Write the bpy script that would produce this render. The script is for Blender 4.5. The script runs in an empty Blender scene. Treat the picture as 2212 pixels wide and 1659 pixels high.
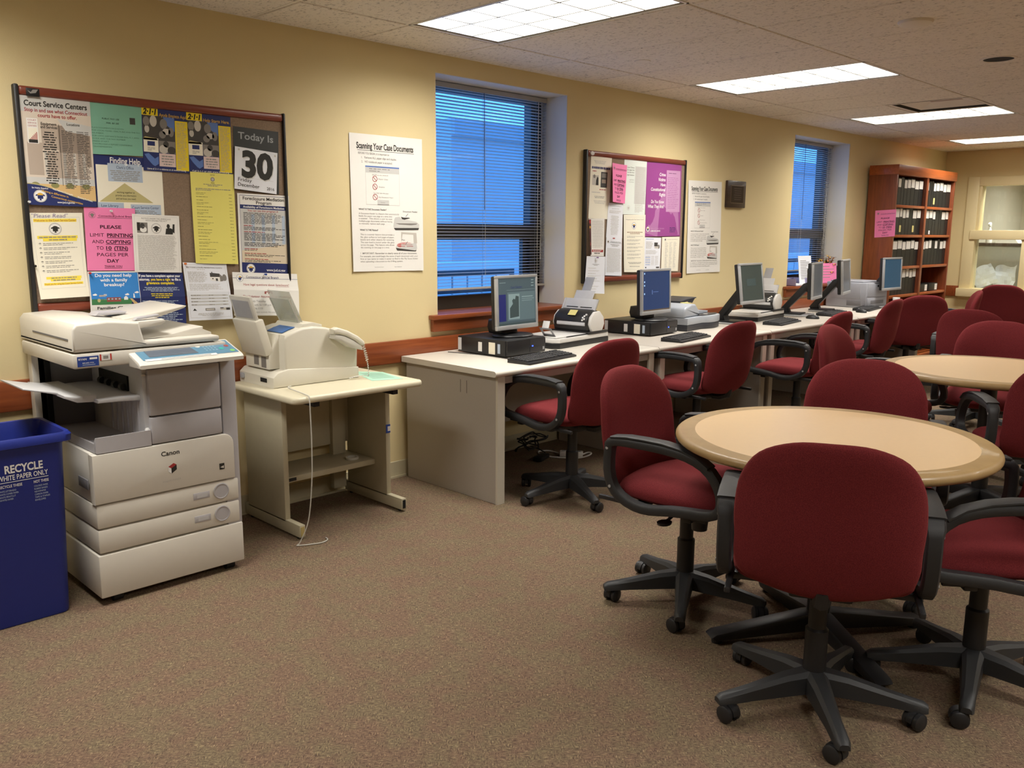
import bpy, bmesh, math, random
from mathutils import Vector, Matrix
PI = math.pi
R = math.radians
rnd = random.Random(7)
scene = bpy.context.scene
COL = scene.collection

# ------------------------------------------------------------------ camera
cam_data = bpy.data.cameras.new('camera')
cam_data.sensor_fit = 'HORIZONTAL'
cam_data.sensor_width = 36.0
cam_data.lens = 36.0 * 1866.8 / 2212.0
cam_data.clip_start = 0.05
cam = bpy.data.objects.new('camera', cam_data)
COL.objects.link(cam)
CAM_PITCH, CAM_YAW, CAM_ROLL = 0.174, 0.786, 0.006
_f = Vector((math.cos(CAM_YAW) * math.cos(CAM_PITCH), math.sin(CAM_YAW) * math.cos(CAM_PITCH), -math.sin(CAM_PITCH)))
_r0 = Vector((math.sin(CAM_YAW), -math.cos(CAM_YAW), 0)); _u0 = _r0.cross(_f)
_r = math.cos(CAM_ROLL) * _r0 + math.sin(CAM_ROLL) * _u0
_u = math.cos(CAM_ROLL) * _u0 - math.sin(CAM_ROLL) * _r0
cam.matrix_world = Matrix(((_r.x, _u.x, -_f.x, 0), (_r.y, _u.y, -_f.y, -3.985), (_r.z, _u.z, -_f.z, 1.435), (0, 0, 0, 1)))
scene.camera = cam

# ------------------------------------------------------------------ world, exposure
world = bpy.data.worlds.new('dusk_sky'); scene.world = world
world.use_nodes = True
wn = world.node_tree.nodes; wl = world.node_tree.links
bg = wn['Background']
bg.inputs['Color'].default_value = (0.075, 0.31, 1.0, 1)
bg.inputs['Strength'].default_value = 3.2
LAMP_POWER = 66.0
LAMP_COLOR = (1.0, 0.965, 0.90)
scene.view_settings.view_transform = 'Standard'
scene.view_settings.look = 'None'
scene.view_settings.gamma = 1.0
scene.view_settings.use_curve_mapping = False
scene.view_settings.exposure = 0.0
CEIL = 2.435

# ------------------------------------------------------------------ helpers
def srgb(h):
    if isinstance(h, str):
        h = h.lstrip('#'); c = [int(h[i:i + 2], 16) / 255 for i in (0, 2, 4)]
    else:
        c = list(h)
    return tuple((x / 12.92 if x <= 0.04045 else ((x + 0.055) / 1.055) ** 2.4) for x in c) + (1,)

_mats = {}
def mat(name, color, rough=0.5, metal=0.0, spec=0.5, noise=0.0, nscale=40.0, bump=0.0, bscale=200.0, emit=None, estr=1.0,
        sheen=0.0, alpha=1.0, trans=0.0, coat=0.0):
    if name in _mats: return _mats[name]
    m = bpy.data.materials.new(name); m.use_nodes = True
    nt = m.node_tree; b = nt.nodes['Principled BSDF']
    c = srgb(color)
    b.inputs['Base Color'].default_value = c
    b.inputs['Roughness'].default_value = rough
    b.inputs['Metallic'].default_value = metal
    b.inputs['Specular IOR Level'].default_value = spec
    if coat: b.inputs['Coat Weight'].default_value = coat
    if sheen:
        b.inputs['Sheen Weight'].default_value = sheen; b.inputs['Sheen Roughness'].default_value = 0.4
    if trans: b.inputs['Transmission Weight'].default_value = trans
    if alpha < 1: b.inputs['Alpha'].default_value = alpha
    if emit:
        b.inputs['Emission Color'].default_value = srgb(emit); b.inputs['Emission Strength'].default_value = estr
    tc = None
    if noise or bump:
        tc = nt.nodes.new('ShaderNodeTexCoord')
    if noise:
        n = nt.nodes.new('ShaderNodeTexNoise'); n.inputs['Scale'].default_value = nscale; n.inputs['Detail'].default_value = 4
        nt.links.new(tc.outputs['Object'], n.inputs['Vector'])
        mx = nt.nodes.new('ShaderNodeMix'); mx.data_type = 'RGBA'
        mx.inputs[6].default_value = tuple(max(0, x * (1 - noise)) for x in c[:3]) + (1,)
        mx.inputs[7].default_value = tuple(min(1, x * (1 + noise)) for x in c[:3]) + (1,)
        nt.links.new(n.outputs['Fac'], mx.inputs[0]); nt.links.new(mx.outputs[2], b.inputs['Base Color'])
    if bump:
        n = nt.nodes.new('ShaderNodeTexNoise'); n.inputs['Scale'].default_value = bscale; n.inputs['Detail'].default_value = 3
        nt.links.new(tc.outputs['Object'], n.inputs['Vector'])
        bp = nt.nodes.new('ShaderNodeBump'); bp.inputs['Strength'].default_value = bump; bp.inputs['Distance'].default_value = 0.01
        nt.links.new(n.outputs['Fac'], bp.inputs['Height']); nt.links.new(bp.outputs['Normal'], b.inputs['Normal'])
    _mats[name] = m
    return m

class MB:
    """collects shapes into one bmesh, several materials"""
    def __init__(self):
        self.bm = bmesh.new(); self.mats = []; self.M = None
    def mi(self, m):
        if m not in self.mats: self.mats.append(m)
        return self.mats.index(m)
    def _v(self, p):
        p = Vector(p)
        if self.M is not None: p = self.M @ p
        return self.bm.verts.new(p)
    def face(self, pts, m):
        try:
            f = self.bm.faces.new([self._v(p) for p in pts]); f.material_index = self.mi(m); return f
        except ValueError:
            return None
    def box(self, x0, x1, y0, y1, z0, z1, m, bevel=0.0, seg=2, M=None):
        if x0 > x1: x0, x1 = x1, x0
        if y0 > y1: y0, y1 = y1, y0
        if z0 > z1: z0, z1 = z1, z0
        old = self.M
        if M is not None: self.M = M if old is None else old @ M
        vs = [self._v((x, y, z)) for z in (z0, z1) for y in (y0, y1) for x in (x0, x1)]
        fs = [self.bm.faces.new([vs[i] for i in q]) for q in ((0, 2, 3, 1), (4, 5, 7, 6), (0, 1, 5, 4), (2, 6, 7, 3), (0, 4, 6, 2), (1, 3, 7, 5))]
        k = self.mi(m)
        for f in fs: f.material_index = k
        if bevel > 0:
            es = list({e for f in fs for e in f.edges})
            r = bmesh.ops.bevel(self.bm, geom=es, offset=min(bevel, 0.49 * min(x1 - x0, y1 - y0, z1 - z0)), segments=seg, affect='EDGES', profile=0.5)
            for f in r['faces']: f.material_index = k
        self.M = old
    def prism(self, poly, axis, a, b, m, bevel=0.0, seg=2, m_caps=None):
        """poly: 2-D outline; axis 'x','y','z' the extrusion axis from a to b.  x: (y,z)  y: (x,z)  z: (x,y)"""
        def P(p, t):
            return {'x': (t, p[0], p[1]), 'y': (p[0], t, p[1]), 'z': (p[0], p[1], t)}[axis]
        A = [self._v(P(p, a)) for p in poly]; B = [self._v(P(p, b)) for p in poly]
        k = self.mi(m); kc = self.mi(m_caps) if m_caps else k
        n = len(poly); fs = []
        for i in range(n):
            j = (i + 1) % n
            f = self.bm.faces.new((A[i], A[j], B[j], B[i])); f.material_index = k; fs.append(f)
        c0 = self.bm.faces.new(list(reversed(A))); c1 = self.bm.faces.new(B)
        c0.material_index = c1.material_index = kc
        fs += [c0, c1]
        bmesh.ops.recalc_face_normals(self.bm, faces=fs)
        if bevel > 0:
            es = list(c0.edges) + list(c1.edges)
            r = bmesh.ops.bevel(self.bm, geom=es, offset=bevel, segments=seg, affect='EDGES', profile=0.5)
            for f in r['faces']: f.material_index = k
    def tube(self, pts, r, m, seg=8, closed=False, caps=True):
        pts = [Vector(p) for p in pts]; n = len(pts); rings = []
        k = self.mi(m); prev = None
        for i, p in enumerate(pts):
            if closed: t = pts[(i + 1) % n] - pts[(i - 1) % n]
            else: t = pts[min(i + 1, n - 1)] - pts[max(i - 1, 0)]
            if t.length < 1e-9: t = Vector((0, 0, 1))
            t.normalize()
            if prev is None:
                up = Vector((0, 0, 1)) if abs(t.z) < 0.9 else Vector((1, 0, 0))
                a = t.cross(up).normalized()
            else:
                a = prev - t * prev.dot(t)
                if a.length < 1e-6: a = t.orthogonal()
                a.normalize()
            prev = a; b = t.cross(a)
            rr = r[i] if isinstance(r, (list, tuple)) else r
            rings.append([self._v(p + rr * (math.cos(2 * PI * j / seg) * a + math.sin(2 * PI * j / seg) * b)) for j in range(seg)])
        for i in range(n if closed else n - 1):
            A, B = rings[i], rings[(i + 1) % n]
            for j in range(seg):
                f = self.bm.faces.new((A[j], A[(j + 1) % seg], B[(j + 1) % seg], B[j])); f.material_index = k
        if caps and not closed:
            f = self.bm.faces.new(list(reversed(rings[0]))); f.material_index = k
            f = self.bm.faces.new(rings[-1]); f.material_index = k
    def cyl(self, p0, p1, r, m, seg=16, r1=None):
        self.tube([p0, p1], [r, r if r1 is None else r1], m, seg)
    def lathe(self, prof, m, seg=32, origin=(0, 0, 0), sx=1.0, sy=1.0):
        o = Vector(origin); k = self.mi(m); rings = []
        for (r, z) in prof:
            if r < 1e-6: rings.append([self._v(o + Vector((0, 0, z)))])
            else: rings.append([self._v(o + Vector((sx * r * math.cos(2 * PI * j / seg), sy * r * math.sin(2 * PI * j / seg), z))) for j in range(seg)])
        for A, B in zip(rings, rings[1:]):
            for j in range(seg):
                j2 = (j + 1) % seg
                if len(A) == 1 and len(B) == 1: continue
                if len(A) == 1: q = (A[0], B[j2], B[j])
                elif len(B) == 1: q = (A[j], A[j2], B[0])
                else: q = (A[j], A[j2], B[j2], B[j])
                f = self.bm.faces.new(q); f.material_index = k
    def loft(self, secs, m, closed=True, caps=True):
        k = self.mi(m); rings = [[self._v(p) for p in s] for s in secs]; n = len(rings[0]); fs = []
        for A, B in zip(rings, rings[1:]):
            for j in range(n if closed else n - 1):
                f = self.bm.faces.new((A[j], A[(j + 1) % n], B[(j + 1) % n], B[j])); f.material_index = k; fs.append(f)
        if caps and closed:
            for f in (self.bm.faces.new(list(reversed(rings[0]))), self.bm.faces.new(rings[-1])):
                f.material_index = k; fs.append(f)
        bmesh.ops.recalc_face_normals(self.bm, faces=fs)
    def build(self, name, parent=None, smooth=35, loc=None):
        me = bpy.data.meshes.new(name)
        self.bm.normal_update(); self.bm.to_mesh(me); self.bm.free()
        for m in self.mats: me.materials.append(m)
        if smooth:
            me.shade_smooth(); me.set_sharp_from_angle(angle=R(smooth))
        o = bpy.data.objects.new(name, me); COL.objects.link(o)
        if parent is not None: o.parent = parent
        if loc is not None: o.location = loc
        return o

def smooth3(p, n=5):
    p = [Vector(q) for q in p]; out = []
    for i in range(len(p) - 1):
        a, b, c, d = p[max(i - 1, 0)], p[i], p[i + 1], p[min(i + 2, len(p) - 1)]
        for k in range(n):
            t = k / n; q = 0.5 * (2 * b + (c - a) * t + (2 * a - 5 * b + 4 * c - d) * t * t + (3 * b - a - 3 * c + d) * t ** 3)
            q.z = max(q.z, min(b.z, c.z)); out.append(q)
    return out + [p[-1]]
def tag(o, label=None, cat=None, group=None, kind=None):
    if label: o['label'] = label
    if cat: o['category'] = cat
    if group: o['group'] = group
    if kind: o['kind'] = kind
    return o
def thing(name, label, cat, loc=(0, 0, 0), rz=0.0, group=None):
    o = bpy.data.objects.new(name, None); COL.objects.link(o)
    o.empty_display_size = 0.05
    o.location = loc; o.rotation_euler = (0, 0, rz)
    return tag(o, label, cat, group)
_kids = {}
def copy_tree(src, parent=None):
    c = src.copy(); COL.objects.link(c)
    if parent is not None: c.parent = parent
    for ch in [o for o in bpy.data.objects if o.parent == src]: copy_tree(ch, c)
    return c
def rotz(a, origin=(0, 0, 0)):
    o = Matrix.Translation(origin); return o @ Matrix.Rotation(a, 4, 'Z') @ o.inverted()

# text outlines as flat triangles
_txt = {}
def text_tris(s, bold=0.0, shear=0.0, space=1.0):
    key = (s, bold, shear, space)
    if key in _txt: return _txt[key]
    cu = bpy.data.curves.new('lettering', 'FONT'); cu.body = s; cu.size = 1.0
    cu.resolution_u = 3; cu.offset = bold; cu.shear = shear; cu.space_character = space; cu.fill_mode = 'FRONT'
    ob = bpy.data.objects.new('lettering', cu); COL.objects.link(ob)
    dg = bpy.context.evaluated_depsgraph_get()
    me = bpy.data.meshes.new_from_object(ob.evaluated_get(dg))
    vs = [(v.co.x, v.co.y) for v in me.vertices]; fs = [tuple(p.vertices) for p in me.polygons]
    bpy.data.objects.remove(ob); bpy.data.curves.remove(cu); bpy.data.meshes.remove(me)
    xs = [v[0] for v in vs] or [0]
    _txt[key] = (vs, fs, min(xs), max(xs)); return _txt[key]
def put_text(mb, s, m, P, size, align='L', bold=0.0, shear=0.0, width=None, space=1.0):
    """P(x, y) maps text-plane coordinates (x right, y up, metres) to a 3-D point; width squeezes or stretches to fit"""
    vs, fs, x0, x1 = text_tris(s, bold, shear, space)
    if not fs: return
    sx = size if width is None else width / (x1 - x0)
    w = (x1 - x0) * sx
    dx = {'L': 0, 'C': -w / 2, 'R': -w}[align]
    k = mb.mi(m); bv = [mb._v(P((v[0] - x0) * sx + dx, v[1] * size)) for v in vs]
    for f in fs:
        try:
            q = mb.bm.faces.new([bv[i] for i in f]); q.material_index = k
        except ValueError: pass

# ------------------------------------------------------------------ shared materials
def wood(name, c1, c2, rough=0.35, scale=(1.5, 22, 22), coat=0.15):
    if name in _mats: return _mats[name]
    m = bpy.data.materials.new(name); m.use_nodes = True; nt = m.node_tree; b = nt.nodes['Principled BSDF']
    tc = nt.nodes.new('ShaderNodeTexCoord'); mp = nt.nodes.new('ShaderNodeMapping'); mp.inputs['Scale'].default_value = scale
    n = nt.nodes.new('ShaderNodeTexNoise'); n.inputs['Scale'].default_value = 2.2; n.inputs['Detail'].default_value = 6; n.inputs['Distortion'].default_value = 0.4
    cr = nt.nodes.new('ShaderNodeValToRGB')
    cr.color_ramp.elements[0].position = 0.3; cr.color_ramp.elements[0].color = srgb(c1)
    cr.color_ramp.elements[1].position = 0.72; cr.color_ramp.elements[1].color = srgb(c2)
    nt.links.new(tc.outputs['Object'], mp.inputs['Vector']); nt.links.new(mp.outputs['Vector'], n.inputs['Vector'])
    nt.links.new(n.outputs['Fac'], cr.inputs['Fac']); nt.links.new(cr.outputs['Color'], b.inputs['Base Color'])
    b.inputs['Roughness'].default_value = rough; b.inputs['Coat Weight'].default_value = coat
    _mats[name] = m; return m
WOOD_X = wood('cherry_wood_long', '#7a3a1c', '#96502a')
WOOD_Z = wood('cherry_wood_upright', '#7a3a1c', '#96502a', scale=(22, 22, 1.5))
BLACK = mat('black_plastic', '#1d1d1f', 0.45, noise=0.15, nscale=60)
DARK = mat('dark_void', '#0b0b0c', 0.8)
CHAIR_BLACK = mat('chair_black_plastic', '#2b2c2e', 0.5, bump=0.12, bscale=900)
SILVER = mat('silver_plastic', '#b4b6b8', 0.38, metal=0.35, noise=0.04)
GREY = mat('grey_plastic', '#a3a4a8', 0.5, noise=0.05)
LGREY = mat('light_grey_plastic', '#c4c4c6', 0.5, noise=0.04)
OFFWHITE = mat('off_white_plastic', '#d9d5cb', 0.45, noise=0.03)
WHITE = mat('white_plastic', '#e6e5e2', 0.4, noise=0.02)
CREAM = mat('cream_plastic', '#ddd7c6', 0.45, noise=0.03)
# ================================================================== ROOM SHELL
X0, X1, Y0 = -2.6, 11.51, -7.4     # back wall, far wall, opposite wall
def nodes_of(name):
    m = bpy.data.materials.new(name); m.use_nodes = True
    return m, m.node_tree, m.node_tree.nodes['Principled BSDF']

# painted wall
def paint(name, col):
    m, nt, b = nodes_of(name)
    b.inputs['Roughness'].default_value = 0.55; b.inputs['Specular IOR Level'].default_value = 0.3
    tc = nt.nodes.new('ShaderNodeTexCoord')
    n = nt.nodes.new('ShaderNodeTexNoise'); n.inputs['Scale'].default_value = 260; n.inputs['Detail'].default_value = 2
    bp = nt.nodes.new('ShaderNodeBump'); bp.inputs['Strength'].default_value = 0.12; bp.inputs['Distance'].default_value = 0.004
    n2 = nt.nodes.new('ShaderNodeTexNoise'); n2.inputs['Scale'].default_value = 1.3
    mx = nt.nodes.new('ShaderNodeMix'); mx.data_type = 'RGBA'
    c = srgb(col); mx.inputs[6].default_value = tuple(x * 0.96 for x in c[:3]) + (1,); mx.inputs[7].default_value = tuple(min(1, x * 1.04) for x in c[:3]) + (1,)
    L = nt.links.new
    L(tc.outputs['Object'], n.inputs['Vector']); L(tc.outputs['Object'], n2.inputs['Vector'])
    L(n.outputs['Fac'], bp.inputs['Height']); L(bp.outputs['Normal'], b.inputs['Normal'])
    L(n2.outputs['Fac'], mx.inputs[0]); L(mx.outputs[2], b.inputs['Base Color'])
    return m
WALL = paint('yellow_wall_paint', '#ddcb9c')
REVEAL = paint('window_reveal_paint', '#d8d2c4')
CREAM_TRIM = mat('cream_trim_paint', '#e2d2a4', 0.45)

# carpet: short speckled loops in a woven basket pattern
def carpet():
    m, nt, b = nodes_of('brown_woven_carpet')
    b.inputs['Roughness'].default_value = 1.0; b.inputs['Specular IOR Level'].default_value = 0.1
    L = nt.links.new; N = nt.nodes.new
    tc = N('ShaderNodeTexCoord')
    rot = N('ShaderNodeMapping'); rot.inputs['Rotation'].default_value = (0, 0, R(43)); L(tc.outputs['Object'], rot.inputs['Vector'])
    def noise(scale, detail, vec=None, rough=0.6):
        n = N('ShaderNodeTexNoise'); n.inputs['Scale'].default_value = 1.0; n.inputs['Detail'].default_value = detail; n.inputs['Roughness'].default_value = rough
        mp = N('ShaderNodeMapping'); mp.inputs['Scale'].default_value = scale; L((vec or rot).outputs['Vector'], mp.inputs['Vector']); L(mp.outputs['Vector'], n.inputs['Vector']); return n
    def mixf(fac, a, b_):
        m_ = N('ShaderNodeMix'); m_.data_type = 'FLOAT'
        if isinstance(fac, float): m_.inputs[0].default_value = fac
        else: L(fac, m_.inputs[0])
        L(a, m_.inputs[2]); L(b_, m_.inputs[3]); return m_.outputs[0]
    na = noise((60, 290, 1), 3); nb = noise((250, 75, 1), 3)            # yarn runs in the two weave directions
    nm = noise((34, 48, 1), 2)
    st = N('ShaderNodeMapRange'); st.inputs['From Min'].default_value = .44; st.inputs['From Max'].default_value = .56; L(nm.outputs['Fac'], st.inputs['Value'])
    weave = mixf(st.outputs['Result'], na.outputs['Fac'], nb.outputs['Fac'])
    fine = noise((420, 420, 1), 2)
    val = mixf(.28, weave, fine.outputs['Fac'])
    cr = N('ShaderNodeValToRGB'); e = cr.color_ramp.elements
    e[0].position = 0.30; e[0].color = srgb('#382d27')
    e[1].position = 0.70; e[1].color = srgb('#c2ae8f')
    for p, c in ((0.40, '#594b43'), (0.50, '#766656'), (0.58, '#87765f')):
        k = e.new(p); k.color = srgb(c)
    L(val, cr.inputs['Fac'])
    tn = noise((9, 9, 1), 3)
    tint = N('ShaderNodeValToRGB'); te = tint.color_ramp.elements
    te[0].position = .4; te[0].color = (1.0, .90, .90, 1); te[1].position = .6; te[1].color = (.97, 1.0, .92, 1)
    L(tn.outputs['Fac'], tint.inputs['Fac'])
    mu = N('ShaderNodeMix'); mu.data_type = 'RGBA'; mu.blend_type = 'MULTIPLY'; mu.inputs[0].default_value = 1.0
    L(cr.outputs['Color'], mu.inputs[6]); L(tint.outputs['Color'], mu.inputs[7])
    L(mu.outputs[2], b.inputs['Base Color'])
    bp = N('ShaderNodeBump'); bp.inputs['Strength'].default_value = 0.55; bp.inputs['Distance'].default_value = 0.004
    L(val, bp.inputs['Height']); L(bp.outputs['Normal'], b.inputs['Normal'])
    return m
CARPET = carpet()

def ceiling_tile():
    m, nt, b = nodes_of('acoustic_ceiling_tile')
    b.inputs['Roughness'].default_value = 0.9; b.inputs['Specular IOR Level'].default_value = 0.15
    L = nt.links.new; N = nt.nodes.new
    tc = N('ShaderNodeTexCoord')
    n1 = N('ShaderNodeTexNoise'); n1.inputs['Scale'].default_value = 75; n1.inputs['Detail'].default_value = 5; n1.inputs['Roughness'].default_value = 0.7
    mp = N('ShaderNodeMapping'); mp.inputs['Scale'].default_value = (1, 0.55, 1); L(tc.outputs['Object'], mp.inputs['Vector']); L(mp.outputs['Vector'], n1.inputs['Vector'])
    cr = N('ShaderNodeValToRGB'); e = cr.color_ramp.elements
    e[0].position = 0.33; e[0].color = srgb('#a79e95'); e[1].position = 0.46; e[1].color = srgb('#e6ddd2')
    L(n1.outputs['Fac'], cr.inputs['Fac']); L(cr.outputs['Color'], b.inputs['Base Color'])
    bp = N('ShaderNodeBump'); bp.inputs['Strength'].default_value = 0.6; bp.inputs['Distance'].default_value = 0.006
    L(n1.outputs['Fac'], bp.inputs['Height']); L(bp.outputs['Normal'], b.inputs['Normal'])
    return m
TILE = ceiling_tile()
TBAR = mat('ceiling_grid_white', '#ddd4c8', 0.6)
SHADOWGAP = mat('tile_gap_shade', '#5d554d', 0.9)  # dark backing colour that paints the shadow lines between tiles and bars

mb = MB(); mb.box(X0, X1 + 3.4, Y0, 0.0, -0.05, 0.0, CARPET); tag(mb.build('floor', smooth=0), kind='structure')

# windows in the left wall: openings
WIN = [(3.343, 4.487), (7.643, 8.80)]
WZ0, WZ1, WDEP = 0.925, 2.335, 0.30
mb = MB()
xs = [X0, WIN[0][0], WIN[0][1], WIN[1][0], WIN[1][1], X1]
for i in range(5):
    a, b_ = xs[i], xs[i + 1]
    if i in (1, 3):
        mb.box(a, b_, 0, WDEP, 0, WZ0, WALL); mb.box(a, b_, 0, WDEP, WZ1, CEIL + 0.2, WALL)
    else:
        mb.box(a, b_, 0, WDEP, 0, CEIL + 0.2, WALL)
# painted plaster lining of the window recesses
for a, b_ in WIN:
    mb.box(b_ - 0.004, b_, 0.002, WDEP, WZ0, WZ1, REVEAL); mb.box(a, a + 0.004, 0.002, WDEP, WZ0, WZ1, REVEAL)
    mb.box(a, b_, 0.002, WDEP, WZ1 - 0.004, WZ1, REVEAL)
tag(mb.build('wall_left', smooth=0), kind='structure')

# far wall with the interior window to the back office
FWY = (-3.2, -0.36)     # opening of the interior window, along Y
FZ0, FZ1 = 0.76, 2.05
mb = MB()
mb.box(X1, X1 + 0.12, FWY[1], 0.0, 0, CEIL + 0.2, WALL)
mb.box(X1, X1 + 0.12, FWY[0], FWY[1], 0, FZ0, WALL); mb.box(X1, X1 + 0.12, FWY[0], FWY[1], FZ1, CEIL + 0.2, WALL)
mb.box(X1, X1 + 0.12, Y0, FWY[0], 0, CEIL + 0.2, WALL)
tag(mb.build('wall_far', smooth=0), kind='structure')
mb = MB(); mb.box(X0 - 0.12, X1 + 3.5, Y0 - 0.12, Y0, 0, CEIL + 0.2, WALL); tag(mb.build('wall_right', smooth=0), kind='structure')
mb = MB(); mb.box(X0 - 0.12, X0, Y0, 0.0, 0, CEIL + 0.2, WALL); tag(mb.build('wall_back', smooth=0), kind='structure')

# back office behind the interior window
OFFICE = mat('office_wall_paint', '#e6e0cc', 0.6)
mb = MB(); mb.box(X1 + 3.3, X1 + 3.4, Y0, 0.3, 0, CEIL + 0.2, OFFICE); tag(mb.build('wall_office_end', smooth=0), kind='structure')
mb = MB(); mb.box(X1 + 0.12, X1 + 3.3, 0.0, 0.12, 0, CEIL + 0.2, OFFICE); tag(mb.build('wall_office_side', smooth=0), kind='structure')

# interior window frame
mb = MB(); fx0, fx1 = X1 - 0.03, X1 + 0.15
mb.box(fx0, fx1, FWY[1] - 0.055, FWY[1] + 0.075, FZ0 - 0.10, FZ1 + 0.07, CREAM_TRIM, 0.006)
mb.box(fx0, fx1, FWY[0], FWY[1] - .055, FZ1 - 0.035, FZ1 + 0.07, CREAM_TRIM, 0.006)
mb.box(fx0 - 0.06, fx1 + 0.02, FWY[0], FWY[1] + 0.085, FZ0 - 0.07, FZ0 + 0.03, CREAM_TRIM, 0.006)
mb.box(fx0 - 0.02, fx1 + .01, FWY[0], FWY[1], 1.38, 1.49, CREAM_TRIM, 0.008)
mb.box(fx0 + 0.02, fx1 - 0.02, FWY[1] - 0.085, FWY[1] - 0.055, 1.49, FZ1 - 0.035, CREAM_TRIM, 0.004)
mb.box(fx0 + .005, fx1 - .005, -1.03, -0.93, FZ0 + .03, 1.38, CREAM_TRIM, 0.006)
mb.box(fx0 + .005, fx1 - .005, -2.12, -2.0, FZ0 + .03, FZ1 - .035, CREAM_TRIM, 0.006)
mb.box(fx0, fx1, FWY[0] - 0.05, FWY[0] + 0.05, FZ0, FZ1, CREAM_TRIM, 0.006)
wi = mb.build('window_3', smooth=30); tag(wi, kind='structure')
def glass(name):
    m, nt, b = nodes_of(name)
    for n in list(nt.nodes):
        if n.type == 'BSDF_PRINCIPLED': nt.nodes.remove(n)
    out = nt.nodes['Material Output']
    t = nt.nodes.new('ShaderNodeBsdfTransparent'); t.inputs['Color'].default_value = (0.93, 0.96, 0.95, 1)
    g = nt.nodes.new('ShaderNodeBsdfGlossy'); g.inputs['Roughness'].default_value = 0.02
    lw = nt.nodes.new('ShaderNodeLayerWeight'); lw.inputs['Blend'].default_value = 0.5
    pw = nt.nodes.new('ShaderNodeMath'); pw.operation = 'POWER'; pw.inputs[1].default_value = 5.0; nt.links.new(lw.outputs['Facing'], pw.inputs[0])
    fr = nt.nodes.new('ShaderNodeMath'); fr.operation = 'MULTIPLY_ADD'; fr.inputs[1].default_value = .9; fr.inputs[2].default_value = .03; nt.links.new(pw.outputs[0], fr.inputs[0])
    mx = nt.nodes.new('ShaderNodeMixShader')
    nt.links.new(fr.outputs[0], mx.inputs[0]); nt.links.new(t.outputs[0], mx.inputs[1]); nt.links.new(g.outputs[0], mx.inputs[2])
    nt.links.new(mx.outputs[0], out.inputs['Surface'])
    return m
GLASS = glass('clear_window_glass')
mb = MB(); mb.box(X1 + 0.055, X1 + 0.061, -2.0, FWY[1] - 0.08, 1.49, FZ1 - 0.03, GLASS); mb.box(X1 + 0.075, X1 + 0.081, -2.0, FWY[1] - 0.05, FZ0 + 0.03, 1.38, GLASS)
mb.build('window_glass', wi, smooth=0)

# ------------------------------------------------------------------ ceiling: 2 x 4 ft lay-in tiles on a grid with openings for fixtures
GX, GY, TX, TY = 2.806, -0.441, 0.6096, 1.2192
FIX_COLS = [-4, 0, 4, 8, 12]                     # grid columns that hold a light fixture
FIX_ROWS = [0, -3]                               # rows (TY steps away from the wall); the outer one is added unseen, for light
def fix_rects():
    for k in FIX_COLS:
        for r_ in FIX_ROWS:
            x = GX + TX * k; y = GY + TY * r_
            yield (x, x + TX, y - TY, y)
VENT = (GX + TX * 7, GX + TX * 8, GY - TY, GY - TY / 2)
HOLE = (5.673, -2.257, 0.08)
mb = MB()
cols = range(-9, 20)
rows = list(range(-6, 3))
for i in cols:
    for j in rows:
        x0 = GX + TX * i; x1 = x0 + TX; y1 = GY + TY * j; y0 = y1 - TY
        if i in FIX_COLS and j in FIX_ROWS: continue
        x0c, x1c = max(x0, X0), min(x1, X1); y0c, y1c = max(y0, Y0), min(y1, 0.0)
        if x1c - x0c < 0.02 or y1c - y0c < 0.02: continue
        s = 0.012
        if i == 7 and j == 0: y0c = y1 - TY / 2
        mb.box(x0c + s, x1c - s, y0c + s, y1c - s, CEIL, CEIL + 0.012, TILE, 0.004, 1)
mb.box(X0, X1, Y0, 0, CEIL + 0.30, CEIL + 0.34, SHADOWGAP)
for i in cols:
    for j in rows:
        if i in FIX_COLS and j in FIX_ROWS: continue
        x0 = max(GX + TX * i, X0); x1 = min(GX + TX * (i + 1), X1); y1 = min(GY + TY * j, 0); y0 = max(GY + TY * j - TY, Y0)
        if i == 7 and j == 0: y0 = y1 - TY / 2
        if x1 - x0 > .02 and y1 - y0 > .02: mb.box(x0, x1, y0, y1, CEIL + .022, CEIL + .026, SHADOWGAP)
for i in cols:
    x = GX + TX * i
    if X0 < x < X1:
        mb.box(x - 0.0075, x + 0.0075, Y0, 0, CEIL + 0.003, CEIL + 0.021, TBAR)
for j in rows:
    y = GY + TY * j
    if Y0 < y < 0: mb.box(X0, X1, y - 0.0075, y + 0.0075, CEIL + 0.0035, CEIL + 0.0215, TBAR)
mb.box(X0, X1, -0.022, 0, CEIL + 0.001, CEIL + 0.02, TBAR); mb.box(X1 - 0.022, X1, Y0, 0, CEIL + 0.001, CEIL + 0.02, TBAR)
tag(mb.build('ceiling', smooth=0), kind='structure')
mb = MB(); mb.box(X1 + 0.0, X1 + 3.4, Y0, 0.1, CEIL + 0.14, CEIL + 0.2, TILE); tag(mb.build('ceiling_office', smooth=0), kind='structure')

# baseboard and chair rail
BASE = mat('grey_rubber_base', '#c0b697', 0.5)
mb = MB(); mb.box(X0, X1, -0.008, 0.0, 0, 0.10, BASE, 0.003, 1); mb.box(X0, X1, -0.016, 0.0, 0, 0.012, BASE); tag(mb.build('baseboard_left', smooth=0), kind='structure')
mb = MB(); mb.box(X1 - 0.008, X1, Y0, 0.0, 0, 0.10, BASE, 0.003, 1); tag(mb.build('baseboard_far', smooth=0), kind='structure')
mb = MB(); mb.box(X0, X1 - 0.02, -0.022, 0.0, 0.685, 0.815, WOOD_X, 0.006); tag(mb.build('trim_1', smooth=30), kind='structure')
mb = MB(); mb.box(X1 - 0.022, X1, FWY[1] + 0.08, -0.022, 0.685, 0.815, WOOD_X, 0.006); tag(mb.build('trim_2', smooth=30), kind='structure')

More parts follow.
